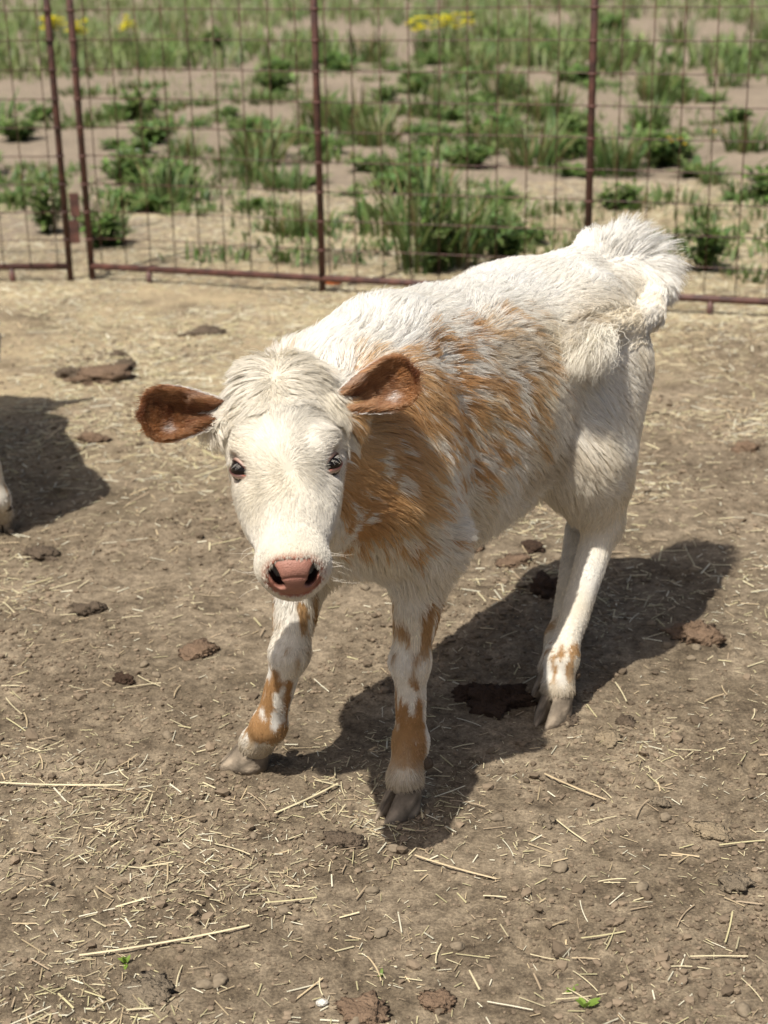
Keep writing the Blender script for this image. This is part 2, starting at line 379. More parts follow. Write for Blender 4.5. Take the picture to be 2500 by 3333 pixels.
m = make_bush(.26, .16, 240); flowers(m, .12, .26, 6, (.62, .62, .60), .006); P = ray_ground(160, 760); put_plant('flowering_weed', m.mesh('flowering_weed', M_leaf), P[0], P[1], 'thin straggly weed growing behind the end upright of the latch panel', 'weed')
m = make_grass(.1, 120, .16); P = ray_ground(870, 690); put_plant('low_grass_tuft', m.mesh('low_grass_tuft', M_leaf), P[0], P[1], 'flat wide grass patch beside the middle upright', 'grass clump')
m = make_grass(.3, 70, .13); P = ray_ground(1990, 570); put_plant('tall_grass_clump', m.mesh('tall_grass', M_leaf), P[0], P[1], 'arching grass clump beside the upright above the tail', 'grass clump')
m = make_rosette(.19, 34); flowers(m, .16, .2, 5); P = ray_ground(2265, 575); put_plant('flowering_weed', m.mesh('flowering_weed', M_leaf), P[0], P[1], 'leafy rosette with a few yellow flowers beyond the tail', 'weed')
m = make_bush(.2, .15, 240); P = ray_ground(2290, 880); put_plant('weed_bush', m.mesh('weed_bush', M_leaf), P[0], P[1], 'leafy weed by the rail beside the calf\'s tail', 'weed')
for (px, py, n, r, lb) in [(180, 190, 26, .16, 'tall weed crowded with bright yellow flowers behind the paired uprights'), (262, 215, 16, .12, 'yellow flowering weed beside the brightest flowering one'),
                           (425, 205, 8, .15, 'sparse weed with a few pale yellow flowers'), (1390, 190, 14, .22, 'yellow flower heads in the grass beyond the calf\'s withers'), (1480, 185, 18, .2, 'yellow flowering weed in tall grass beyond the calf\'s back')]:
    P = ray_ground(px, py); m = make_bush(.3, .2, 200); flowers(m, r, .42, int(n * 1.8), (.80, .72, .03), .038); put_plant('flowering_weed', m.mesh('flowering_weed', M_leaf), P[0], P[1], lb, 'weed')
spots = [(1850, 690, 'l', 1), (2060, 680, 'l', 1.1), (1720, 800, 'b', .9), (560, 215, 'b', 2), (900, 275, 'l', 2), (1150, 440, 'g', 1.7), (1230, 470, 'g', 1.6), (1060, 500, 'b', 1.2), (640, 350, 'l', 1.3), (380, 380, 'b', 1.2),
         (520, 365, 'l', 1.4), (980, 460, 'b', 1.1), (2120, 420, 'b', 1.0), (2250, 330, 'l', 2), (2390, 400, 'b', 1.2), (1950, 250, 'l', 2), (1100, 225, 'b', 2), (1700, 310, 'l', 1.6), (1560, 340, 'b', 1.2), (1500, 430, 'l', 1.2),
         (640, 410, 'r', 1), (820, 400, 'l', 1), (60, 460, 'b', 1.4), (130, 400, 'b', 1.3), (40, 660, 'r', 1), (2400, 650, 'r', 1), (1300, 590, 'g', 1.3), (1200, 560, 'b', 1.0), (1800, 520, 'l', 1.0), (1740, 500, 'r', .9),
         (340, 200, 'b', 1.8), (700, 160, 'b', 2.2), (1020, 150, 'g', 2.2), (1900, 130, 'g', 2.4), (2200, 150, 'g', 2.4), (2050, 200, 'b', 2), (2400, 220, 'b', 2.2), (470, 290, 'l', 1.6), (210, 420, 'l', 1.3), (1350, 280, 'b', 1.6),
         (1980, 100, 'b', 2.6), (1620, 150, 'b', 2.4), (760, 420, 'r', .8), (2330, 780, 'r', .9), (690, 395, 'l', .9), (1270, 760, 'g', 1.5), (1570, 800, 'g', 1.4), (1140, 640, 'r', 1), (1010, 530, 'l', .8), (2440, 900, 'l', .8)]
KINDS = {'l': ('low_grass_tuft', low_v, 'low spreading tuft of green grass on bare ground beyond the fence', 'grass clump', 'low grass tufts beyond the fence'),
         'g': ('grass_tuft', grass_v, 'upright tuft of long grass blades beyond the fence', 'grass clump', 'upright grass tufts beyond the fence'),
         'b': ('weed_bush', bush_v, 'small bushy green weed beyond the fence', 'weed', 'bushy weeds beyond the fence'),
         'r': ('leaf_rosette', ros_v, 'low leaf rosette spreading on bare ground beyond the fence', 'weed', 'leaf rosettes beyond the fence')}
def put_kind(k, x, y, sc):
    nme, var, lb, ct, gr = KINDS[k]; put_plant(nme, random.choice(var), x, y, lb, ct, gr, sc)
for (px, py, k, s_) in spots:
    P = ray_ground(px, py); put_kind(k, P[0], P[1], s_)
cnt = 0
while cnt < 240:
    y = 6.2 + 15 * random.random() ** 1.2; x = random.uniform(-.33, .33) * y
    d = float(fbm(np.array([[x * .6, y * .35, 1.]]), 77, 2)[0])
    if d + .05 * (y - 6) / 10 > random.uniform(-.25, .45):
        put_kind(random.choice('llgbbgr'), x, y, random.uniform(.7, 1.5) * (1 + .05 * (y - 6))); cnt += 1
m = MB()
for _ in range(6200):
    y = 5.9 + 10 * random.random() ** 1.1; x = random.uniform(-.55, .55) * y
    d = float(fbm(np.array([[x * .9, y * .5, 2.]]), 99, 3)[0])
    if d < random.uniform(-.1, .45): continue
    base = np.array([x, y, gz(x, y) - .004]); c0 = rc() * random.uniform(.8, 1.2)
    for _ in range(6):
        blade(m, base + np.array([random.gauss(0, .05), random.gauss(0, .05), 0]), random.uniform(0, 6.28), random.uniform(.02, .10), random.uniform(.3, 1.1), random.uniform(.004, .009), c0, 3)
link('ground_cover', m.mesh('ground_cover', M_leaf), kind='stuff', label='thin patchy green seedlings sprouting beyond the fence', cat='grass')
# far growth that reads as one mass
m = MB()
for _ in range(7400):
    y = 13 + 62 * random.random() ** 1.5; x = random.uniform(-.62, .62) * y + random.uniform(-2, 2)
    d = float(fbm(np.array([[x * .5, y * .16, 4.]]), 88, 2)[0])
    if d < .30 - .030 * (y - 12): continue
    base = np.array([x, y, gz(x, y) - .01]); c0 = rc()
    if random.random() < .1: c0 = np.array((.17, .16, .085))
    for _ in range(7):
        a = random.uniform(0, 6.28); q = base + np.array([random.gauss(0, .12), random.gauss(0, .12), 0])
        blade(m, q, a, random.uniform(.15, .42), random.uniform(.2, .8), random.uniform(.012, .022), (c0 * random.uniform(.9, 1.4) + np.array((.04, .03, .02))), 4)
link('field_grass', m.mesh('field_grass', M_leaf), kind='stuff', label='thick green growth filling the far field', cat='grass')

# ------------------------------------------------------------------ litter: crumbs, straw, dung
STRAWC = [(.56, .49, .31), (.50, .43, .27), (.46, .36, .22), (.60, .56, .42), (.34, .26, .17), (.44, .39, .22)]
def straw_piece(m, L, w, c, bend=0.0, kink=0.0, n=4):
    t = np.linspace(-.5, .5, n); P = np.stack([t * L, bend * L * (t * t - .08) + kink * np.abs(t) * L, 0 * t], 1)
    side = np.array([0, 1., 0]); V = []
    for i in range(n):
        for (a, b) in ((-1, .1), (-.55, .75), (.55, .75), (1, .1)): V.append(P[i] + side * a * w + np.array([0, 0, b * w]))
    q = []
    for i in range(n - 1):
        for j in range(3):
            a = i * 4 + j; q.append((a, a + 1, a + 5, a + 4))
    V = np.array(V); cc = np.outer(np.repeat(.9 + .2 * rng.random(n), 4), c); m.add(V, q, (), cc)

def scatter_mass(name, proto, n, spots_fn, label, mat, cat):
    """many small pieces joined to one mesh: proto = list of (V, Q, T), vectorised copy"""
    pos, yaw, tilt, sc, colr, var, zoff = spots_fn(n)
    Vs, Qs, Ts, Cs = [], [], [], []; off = 0
    for k, (V, Q, T) in enumerate(proto):
        idx = np.where(var == k)[0]
        if not len(idx): continue
        c, s = np.cos(yaw[idx]), np.sin(yaw[idx]); X = V[None] * sc[idx][:, None, None] if sc.ndim == 1 else V[None] * sc[idx][:, None, :]
        z = X[..., 2] + X[..., 0] * tilt[idx][:, None]
        W_ = np.stack([X[..., 0] * c[:, None] - X[..., 1] * s[:, None] + pos[idx, 0][:, None], X[..., 0] * s[:, None] + X[..., 1] * c[:, None] + pos[idx, 1][:, None], z + (pos[idx, 2] + zoff[idx])[:, None]], -1)
        Vs.append(W_.reshape(-1, 3)); Cs.append(np.repeat(colr[idx], len(V), 0))
        o = off + np.arange(len(idx))[:, None, None] * len(V)
        if len(Q): Qs.append((Q[None] + o).reshape(-1, 4))
        if len(T): Ts.append((T[None] + o).reshape(-1, 3))
        off += len(idx) * len(V)
    F = []
    if Qs: F.append(np.vstack(Qs))
    if Ts: F.append(np.vstack(Ts))
    link(name, mesh_np(name, np.vstack(Vs), F, mat, False, np.vstack(Cs)), kind='stuff', label=label, cat=cat)

def straw_protos():
    out = []
    for k in range(6):
        m = MB(); straw_piece(m, 1.0, 1.0, (1, 1, 1), 0, 0, 3); V = m.V[0].copy()
        b = random.uniform(-.12, .12); V[:, 1] = V[:, 1]; out.append((V, np.vstack(m.Q), np.zeros((0, 3), int), b))
    return [(V, Q, T) for (V, Q, T, b) in out]
def straw_spots(n):
    y = 1.3 + 6.8 * rng.random(n * 3) ** 1.1; x = rng.uniform(-.36, .36, n * 3) * (y + .2)
    P = np.stack([x, y, 0 * x], 1); dens = .14 + 1.15 * sstep(-.15, .5, fbm(P * 2.6, 55, 3)) + 1.3 * sstep(3.2, 5.2, y - .45 * x) * sstep(-.5, .3, fbm(P * 1.5, 66, 2))
    keep = np.where(rng.random(n * 3) * 1.9 < dens)[0][:n]; x, y = x[keep], y[keep]; n = len(keep)
    pos = np.stack([x, y, gheight(x, y)], 1)
    L = np.exp(rng.normal(math.log(.0086), .62, n)).clip(.003, .05); w = rng.uniform(.0005, .0011, n) * np.sqrt(L / .018).clip(.7, 1.35)
    g_ = 1 + 1.2 * sstep(2.1, 4.2, y); L = L * g_; w = w * g_ * .9; sc = np.stack([L, w, w], 1); C = np.array(STRAWC)[rng.integers(0, 6, n)] * rng.uniform(.65, 1.2, (n, 1))
    return pos, rng.uniform(0, 6.28, n), rng.normal(0, .09, n), sc, C, rng.integers(0, 6, n), np.full(n, .0022)
scatter_mass('straw_litter', straw_protos(), 88000, straw_spots, 'short pale straw and chaff littering the dirt', M_straw, 'straw')

def ico(sub=1):
    import bmesh
    b = bmesh.new(); bmesh.ops.create_icosphere(b, subdivisions=sub, radius=1); V = np.array([v.co[:] for v in b.verts]); T = np.array([[v.index for v in f.verts] for f in b.faces]); b.free(); return V, T
def crumb_protos():
    V, T = ico(1); out = []
    for k in range(6):
        W_ = V * (1 + .35 * vnoise(V * 1.4 + k * 9, k)[:, None]) * np.array([1, random.uniform(.7, 1), random.uniform(.5, .8)]); out.append((W_, np.zeros((0, 4), int), T))
    return out
def crumb_spots(n):
    y = 1.3 + 3.6 * rng.random(n * 3) ** 1.3; x = rng.uniform(-.34, .34, n * 3) * (y + .2)
    P = np.stack([x, y, 0 * x], 1); rough = sstep(-.35, .5, fbm(P * 3.3 + 7, 21, 2))
    keep = np.where(rng.random(n * 3) < .12 + .8 * rough)[0][:n]; x, y = x[keep], y[keep]; n = len(keep)
    s = np.exp(rng.normal(math.log(.0023), .5, n)).clip(.001, .012)
    C = np.array((.19, .145, .10)) * rng.uniform(.6, 1.25, (n, 1))
    return np.stack([x, y, gheight(x, y)], 1), rng.uniform(0, 6.28, n), rng.normal(0, .2, n), s, C, rng.integers(0, 6, n), s * .25
scatter_mass('dirt_crumbs', crumb_protos(), 30000, crumb_spots, 'small brown soil crumbs strewn over the dirt', M_crumb, 'dirt')

# longer stalks one can pick out
stalk_v = []
for k in range(14):
    m = MB(); L = random.uniform(.025, .07); c = np.array(STRAWC[k % 6]) * random.uniform(.9, 1.08)
    straw_piece(m, L, random.uniform(.0006, .0012), c, random.uniform(-.25, .25), random.choice((0, 0, 0, random.uniform(-.12, .12))), 7); stalk_v.append(m.mesh('straw_stalk', M_straw))
for k in range(140):
    y = 1.36 + 1.75 * random.random() ** 1.3; x = random.uniform(-.30, .30) * (y + .1)
    o = link('straw_stalk', stalk_v[k % 14], None, 'long pale straw stalk lying loose on the bare dirt', 'straw', 'loose straw stalks on the dirt', loc=(x, y, gz(x, y) + .0045), rot=(random.gauss(0, .06), random.gauss(0, .06), random.uniform(0, 6.28)))
for (px, py, L, yaw, lb) in [(540, 3070, .21, .28, 'longest pale straw stalk slanting across the dirt'), (1870, 2560, .11, -.75, 'broken woody tan stem lying by the calf\'s shadow'), (1480, 2820, .12, -.5, 'thick brown stem lying beyond the muzzle\'s shadow'),
                             (180, 2555, .2, -.06, 'long curved straw stalk lying on bare soil'), (1000, 2600, .12, .75, 'thin straw stalk pointing at the front hoof')]:
    P = ray_ground(px, py); m = MB(); straw_piece(m, L, .0015, np.array(STRAWC[0 if 'pale' in lb or 'straw' in lb else 2]), .08, 0, 9)
    link('straw_stalk', m.mesh('straw_stalk', M_straw), None, lb, 'straw', loc=(P[0], P[1], gz(P[0], P[1]) + .006), rot=(0, .01, yaw))

def lump(r, flat, seed, col, sub=3, amp=.35, ruf=.16, mat=None):
    V, T = ico(sub); d = 1 + amp * fbm(V * 1.3 + seed * 5, seed, 2) + ruf * np.abs(fbm(V * 5 + seed, seed + 3, 3)); V = V * d[:, None] * np.array([r, r * .8, r * flat])
    V[:, 2] = np.maximum(V[:, 2], -.15 * r)
    m = MB(); m.add(V, (), T, np.array(col) * (1 + .3 * fbm(V * 90, seed + 8, 2))[:, None]); return m.mesh('lump', mat or M_dung)
DK, RD, TN, GR, DR = (.125, .094, .066), (.185, .125, .082), (.28, .22, .145), (.20, .16, .112), (.06, .038, .026)
dungs = [(1610, 2275, .042, .5, DR, 'dung_pile', 'fresh dark wet dung pile in the calf\'s shadow by the hind hoof', 'dung'), (1530, 2250, .022, .5, DR, 'dung_pile', 'small dark dung lump beside the wet pile', 'dung'),
         (330, 1225, .085, .22, RD, 'dung_pat', 'large flat reddish dried dung pat on open dirt', 'dung'), (232, 1222, .035, .5, DK, 'dung_pile', 'dark dung lump at one end of the large dried pat', 'dung'),
         (410, 1195, .03, .6, DK, 'dung_pile', 'dark dung lump on the edge of the large dried pat', 'dung'), (390, 1160, .022, .6, DK, 'dung_pile', 'small dark dung lump beyond the large dried pat', 'dung'),
         (670, 1085, .05, .22, DK, 'dung_pat', 'flat dark dung pat near the straw strewn fence line', 'dung'), (130, 1810, .032, .35, DK, 'dung_pile', 'crumbling dark dung heap on straw strewn dirt', 'dung'),
         (280, 1990, .024, .5, DK, 'dung_pile', 'small dark brown dung lump in loose straw', 'dung'), (650, 2115, .028, .3, RD, 'dung_pat', 'reddish dung patch beside the outstretched front leg', 'dung'),
         (405, 2220, .014, .7, DR, 'dung_pile', 'small round dark dung ball on open dirt', 'dung'), (2265, 2065, .034, .55, RD, 'dung_pile', 'reddish brown dung lump beyond the end of the calf\'s shadow', 'dung'),
         (1775, 1925, .034, .6, DR, 'dung_pile', 'dark dung lump half hidden behind the hind legs', 'dung'), (1670, 1835, .03, .25, RD, 'dung_pat', 'flat brown dung patch seen under the calf\'s belly', 'dung'),
         (1530, 1792, .02, .5, RD, 'dung_pile', 'small reddish dung lump behind the front leg', 'dung'), (1735, 1785, .022, .35, DR, 'dung_pile', 'small black dung lump seen under the flank', 'dung'),
         (2310, 2700, .022, .25, TN, 'dung_pat', 'flat tan crumbling dung flake', 'dung'), (2390, 2870, .020, .45, GR, 'dirt_clod', 'round grey soil clod on smooth dirt', 'clod'),
         (1120, 2725, .021, .45, DK, 'dirt_clod', 'dark soil clod beside the shadow of the muzzle', 'clod'), (2040, 2345, .013, .6, DK, 'dirt_clod', 'small dark clod beside the hind hoof', 'clod'),
         (1985, 2400, .018, .3, TN, 'dirt_clod', 'flat tan clod below the hind hoof', 'clod'), (1170, 3285, .026, .3, RD, 'dung_pat', 'fibrous brown dung scrap beside a white pebble', 'dung'),
         (480, 3215, .024, .25, GR, 'dirt_clod', 'flat smooth grey brown clod under crossed straws', 'clod'), (1780, 2660, .012, .6, GR, 'dirt_clod', 'small grey clod near the broken woody stem', 'clod'),
         (2150, 2610, .011, .6, GR, 'dirt_clod', 'lone pale clod on bare trampled dirt', 'clod'), (300, 1430, .03, .3, RD, 'dung_pat', 'worn brown dung patch beside the other calf\'s shadow', 'dung'), (2430, 1460, .03, .4, RD, 'dung_pile', 'brown dung lump out on the open dirt', 'dung'),
         (1850, 2340, .016, .5, DK, 'dirt_clod', 'dark clod kicked up against the hind hoof', 'clod'), (1420, 3250, .019, .3, RD, 'dung_pat', 'thin brown dung scrap beside the green sprout', 'dung')]
for k, (px, py, r, fl, c, nme, lb, ct) in enumerate(dungs):
    P = ray_ground(px, py); me = lump(r, fl, k + 3, c, 4, .75, .95); me.name = nme
    link(nme, me, None, lb, ct, loc=(P[0], P[1], gz(P[0], P[1]) + r * fl * .15), rot=(0, 0, random.uniform(0, 6.28)))
for k in range(70):
    y = 1.36 + 2.2 * random.random() ** 1.2; x = random.uniform(-.29, .29) * (y + .1); r = random.uniform(.005, .011)
    if k < 8: cv = [lump(1, .6, 90 + j, GR, 3, .5, .4, M_crumb) for j in range(8)] if k == 0 else cv
    o = link('dirt_clod', cv[k % 8], None, 'small irregular brown soil clod lying on the dirt', 'clod', 'small soil clods on the dirt', loc=(x, y, gz(x, y) + r * .2), rot=(0, 0, random.uniform(0, 6.28))); o.scale = (r, r, r)
P = ray_ground(1048, 3258); link('pebble', lump(.0075, .6, 44, (.68, .64, .56), 2, .2, .05), None, 'small white pebble on the dirt beside a brown scrap', 'pebble', loc=(P[0], P[1], gz(P[0], P[1]) + .003))
P = ray_ground(1080, 925); link('orange_scrap', lump(.035, .3, 45, (.42, .12, .04), 2), None, 'orange scrap lying under the middle upright of the panel', 'scrap', loc=(P[0], P[1], gz(P[0], P[1]) + .005))
for (px, py, n, L, lb) in [(1905, 3270, 5, .021, 'bright green wilted leaf sprout standing in loose straw'), (410, 3130, 7, .014, 'tiny green seedling between crossed straws'), (1865, 3215, 3, .012, 'tiny yellow green leaf beside the wilted sprout'), (1240, 3165, 3, .010, 'pale green leaf scrap lying on the soil')]:
    m = MB(); P = ray_ground(px, py)
    for k in range(n): leaf(m, np.array([0, 0, 0.]), random.uniform(0, 6.28), random.uniform(.2, 1.3), L * random.uniform(.7, 1.2), L * .2, np.array((.20, .30, .05)) * random.uniform(.8, 1.2), .5, 5)
    link('green_sprout', m.mesh('green_sprout', M_leaf), None, lb, 'sprout', loc=(P[0], P[1], gz(P[0], P[1]) + .001))

# ------------------------------------------------------------------ calves
def rcone(P, a, b, r1, r2):
    a = np.asarray(a, float); b = np.asarray(b, float); ba = b - a; l2 = float(ba @ ba)
    h = np.clip(((P - a) @ ba) / l2, 0, 1); return np.linalg.norm(P - a - h[:, None] * ba, axis=1) - (r1 + (r2 - r1) * h)
def ellip(P, c, r, M=None):
    q = P - np.asarray(c, float)
    if M is not None: q = q @ M.T
    r = np.asarray(r, float); k0 = np.linalg.norm(q / r, axis=1); k1 = np.linalg.norm(q / (r * r), axis=1)
    return k0 * (k0 - 1) / np.maximum(k1, 1e-6)
def smin(a, b, k):
    h = np.clip(.5 + .5 * (b - a) / k, 0, 1); return b + (a - b) * h - k * h * (1 - h)
def smax(a, b, k): return -smin(-a, -b, k)

SEC = np.array([  # u, top, bottom, half width
    (.200, .545, .475, .020), (.185, .590, .425, .050), (.150, .630, .355, .080), (.10, .655, .328, .098), (.03, .678, .306, .112), (-.05, .684, .292, .126), (-.15, .676, .294, .140),
    (-.26, .668, .306, .143), (-.36, .668, .338, .138), (-.45, .674, .385, .128), (-.53, .668, .420, .114), (-.59, .645, .46, .092), (-.63, .605, .49, .055), (-.645, .56, .53, .015)])[::-1]

class Calf:
    def __init__(s, pose, voxel):
        s.pose = pose; s.head_frame(); s.prims(); s.voxel = voxel
    def head_frame(s):
        s.Hb, s.Ha, s.Hn, s.H0 = s.pose['head']
        s.HM = np.stack([s.Hb, s.Ha, s.Hn])          # rows: local -> head coordinates
    def toh(s, P): return (P - s.H0) @ s.HM.T
    def frh(s, q): return s.H0 + np.asarray(q, float) @ s.HM
    def torso(s, P):
        u = P[:, 0]; top = np.interp(u, SEC[:, 0], SEC[:, 1]); bot = np.interp(u, SEC[:, 0], SEC[:, 2]); hw = np.interp(u, SEC[:, 0], SEC[:, 3])
        c = bot + (top - bot) * .46; z = P[:, 2] - c; b = np.where(z > 0, top - c, c - bot)
        k = (np.abs(P[:, 1] / hw) ** 2.25 + np.abs(z / b) ** 2.25) ** (1 / 2.25)
        d = (k - 1) * np.minimum(hw, b)
        return np.maximum(d, np.maximum(u - .205, -.65 - u))
    def prims(s):
        p = s.pose; R = []
        H = lambda x, y, z: s.frh((x, y, z))
        # neck
        nb = H(0.012, -.080, -.110)
        R += [('c', nb, (.10, .03, .545), .060, .090, .06), ('c', H(0.02, -.105, -.10), (.02, 0.02, .63), .034, .042, .06), ('c', H(0.01, -.01, -.13), (.14, .03, .47), .046, .080, .06)]
        # shoulders, hips
        for sd in (1, -1):
            R += [('e', (.09, .085 * sd, .50), (.10, .055, .13), .05), ('e', (-.47, .085 * sd, .52), (.12, .055, .125), .05), ('e', (-.40, .09 * sd, .595), (.05, .03, .03), .06)]
        for leg in p['front']:
            a, e, k, f, t = [np.array(x) for x in leg]
            R += [('c', a, e, .062, .056, .05), ('c', e, k, .047, .0225, .03), ('e3', k, .0222, .02), ('c', k, f, .0232, .0205, .018), ('e3', f, .0225, .02), ('c', f, t, .0220, .0260, .012)]
        for leg in p['hind']:
            a, st, hk, f, t = [np.array(x) for x in leg]
            R += [('c', a, st, .105, .075, .05), ('c', st, hk, .068, .030, .04), ('c', a, hk * .45 + st * .55 + np.array([-.03, 0, 0]), .08, .045, .05), ('e3', hk + np.array([-.012, 0, .008]), .027, .02),
                  ('c', hk, f, .0265, .021, .015), ('e3', f, .0245, .02), ('c', f, t, .0230, .0265, .012)]
        T = p['tail']
        for i in range(len(T) - 1):
            big = p['fan'] > 1; RT = [.034, .027, .024, .023, .023, .023, .022, .019, .013] if big else [.034, .026, .022, .019, .017, .015, .013, .011, .006]; r = RT[i]; r2 = RT[i + 1]
            R.append(('c', T[i], T[i + 1], r, r2, .03 if i == 0 else .01))
        if p['fan'] > 1: R += [('c', (-.55, .02, .615), (-.655, .062, .632), .045, .026, .02), ('c', (-.55, .06, .60), (-.64, .085, .612), .04, .022, .02)]
        s.R = R
        # head prims in head coordinates
        s.HR = [('e', (0, -.070, -.080), (.068, .088, .074), .03), ('e', (-.002, -.135, -.078), (.048, .042, .050), .04), ('c', (0, -.02, -.058), (0, .085, -.052), .055, .039, .03), ('c', (0, -.02, -.118), (0, .085, -.080), .042, .025, .03),
                ('e', (0, .098, -.055), (.0420, .033, .042), .020), ('c', (0, .07, -.08), (0, .10, -.075), .026, .024, .02)]
        for sd in (1, -1):
            s.HR += [('c', (.046 * sd, .0, -.050), (.034 * sd, .055, -.050), .014, .010, .016), ('e', (.044 * sd, -.046, -.028), (.020, .022, .018), .020), ('e', (.030 * sd, .005, -.085), (.025, .045, .036), .03), ('c', (.045 * sd, -.105, -.070), (.076 * sd, -.110, -.076), .026, .017, .02)]
        pn = np.array([0, .75, .66]); s.pn = pn / np.linalg.norm(pn); s.pt = np.array([0, s.pn[2], -s.pn[1]]); s.pc = np.array([0, .1255, -.0315])
    def pad(s, q):
        """pad coordinates: lateral, down, out"""
        d = q - s.pc; return np.stack([d[:, 0], d @ s.pt, d @ s.pn], 1)
    def sdf_head(s, q):
        d = np.full(len(q), 9.)
        for r in s.HR:
            x = ellip(q, r[1], r[2]) if r[0] == 'e' else rcone(q, r[1], r[2], r[3], r[4]); d = smin(d, x, r[-1])
        for sd in (1, -1):   # eye sockets
            d = smax(d, -(ellip(q, (.0620 * sd, -.024, -.033), (.0155, .0170, .0140))), .010)
        return d
    def padshape(s, pq):
        x, y = pq[:, 0], pq[:, 1]; w = .0305 - .005 * sstep(-.006, -.028, y) - .007 * sstep(.006, .028, y)
        return (np.maximum(np.abs(x) / w, 0) ** 3.0 + (np.abs(y - .001) / .0255) ** 3.0) ** (1 / 3.0) - 1
    def sdf(s, P, carve=True):
        P = np.asarray(P, float); d = s.torso(P)
        for r in s.R:
            if r[0] == 'c': lo = np.minimum(r[1], r[2]); hi = np.maximum(r[1], r[2]); m = max(r[3], r[4]) + .07
            elif r[0] == 'e': lo = hi = np.array(r[1]); m = max(r[2]) + .07
            else: lo = hi = np.array(r[1]); m = r[2] + .05
            k = np.where(((P > lo - m) & (P < hi + m)).all(1))[0]
            if not len(k): continue
            Q = P[k]
            x = rcone(Q, r[1], r[2], r[3], r[4]) if r[0] == 'c' else (ellip(Q, r[1], r[2]) if r[0] == 'e' else np.linalg.norm(Q - r[1], axis=1) - r[2])
            d[k] = smin(d[k], x, r[-1])
        k = np.where(np.linalg.norm(P - s.frh((0, -.02, -.07)), axis=1) < .26)[0]
        q = s.toh(P[k]); h = s.sdf_head(q); e = smin(d[k], h, .025)
        if carve:
            pq = s.pad(q); e = smax(e, -np.maximum(s.padshape(pq) * .025 + .0015, -pq[:, 2] - .034), .003)
        d[k] = e
        return d
    def mesh(s):
        import openvdb
        v = s.voxel; lo, hi = np.array(s.pose['box'][0]), np.array(s.pose['box'][1])
        n = np.ceil((hi - lo) / v).astype(int)
        g = np.stack(np.meshgrid(*[np.arange(k) for k in n], indexing='ij'), -1).reshape(-1, 3) * v + lo
        D = np.concatenate([s.sdf(c) for c in np.array_split(g, max(1, len(g) // 400000))])
        gr = openvdb.FloatGrid(.1); gr.copyFromArray(D.reshape(n).astype(np.float32))
        pts, quads = gr.convertToQuads(isovalue=0.0)
        V = np.asarray(pts, float) * v + lo; Q = np.asarray(quads, np.int64)
        for _ in range(2):   # settle the vertices on the true surface
            e = 1e-3; d0 = s.sdf(V); G = np.stack([s.sdf(V + np.eye(3)[i] * e) - d0 for i in range(3)], 1) / e
            V = V - np.clip(d0, -v, v)[:, None] * nrm(G) * .9
        a, b, c, dd = (V[Q[:, i]] for i in range(4))
        vol = np.einsum('ij,ij->i', a, np.cross(b, c)).sum() + np.einsum('ij,ij->i', a, np.cross(c, dd)).sum()
        if vol < 0: Q = Q[:, ::-1]
        return V, Q

def local_grid(fn, lo, hi, v):
    import openvdb
    lo, hi = np.array(lo), np.array(hi); n = np.ceil((hi - lo) / v).astype(int)
    g = np.stack(np.meshgrid(*[np.arange(k) for k in n], indexing='ij'), -1).reshape(-1, 3) * v + lo
    gr = openvdb.FloatGrid(.1); gr.copyFromArray(fn(g).reshape(n).astype(np.float32)); pts, quads = gr.convertToQuads(isovalue=0.0)
    V = np.asarray(pts, float) * v + lo; Q = np.asarray(quads, np.int64)
    a, b, c, dd = (V[Q[:, i]] for i in range(4))
    if np.einsum('ij,ij->i', a, np.cross(b, c)).sum() + np.einsum('ij,ij->i', a, np.cross(c, dd)).sum() < 0: Q = Q[:, ::-1]
    return V, Q

CREAM, WHITE, BROWN, DARKB, DIRT = np.array((.73, .645, .495)), np.array((.78, .74, .66)), np.array((.50, .275, .115)), np.array((.21, .082, .035)), np.array((.47, .39, .28))
def gau(P, c, r): return np.exp(-(((P - np.array(c)) / np.array(r)) ** 2).sum(1))
def mixc(a, b, t): return a + (b - a) * t[:, None]

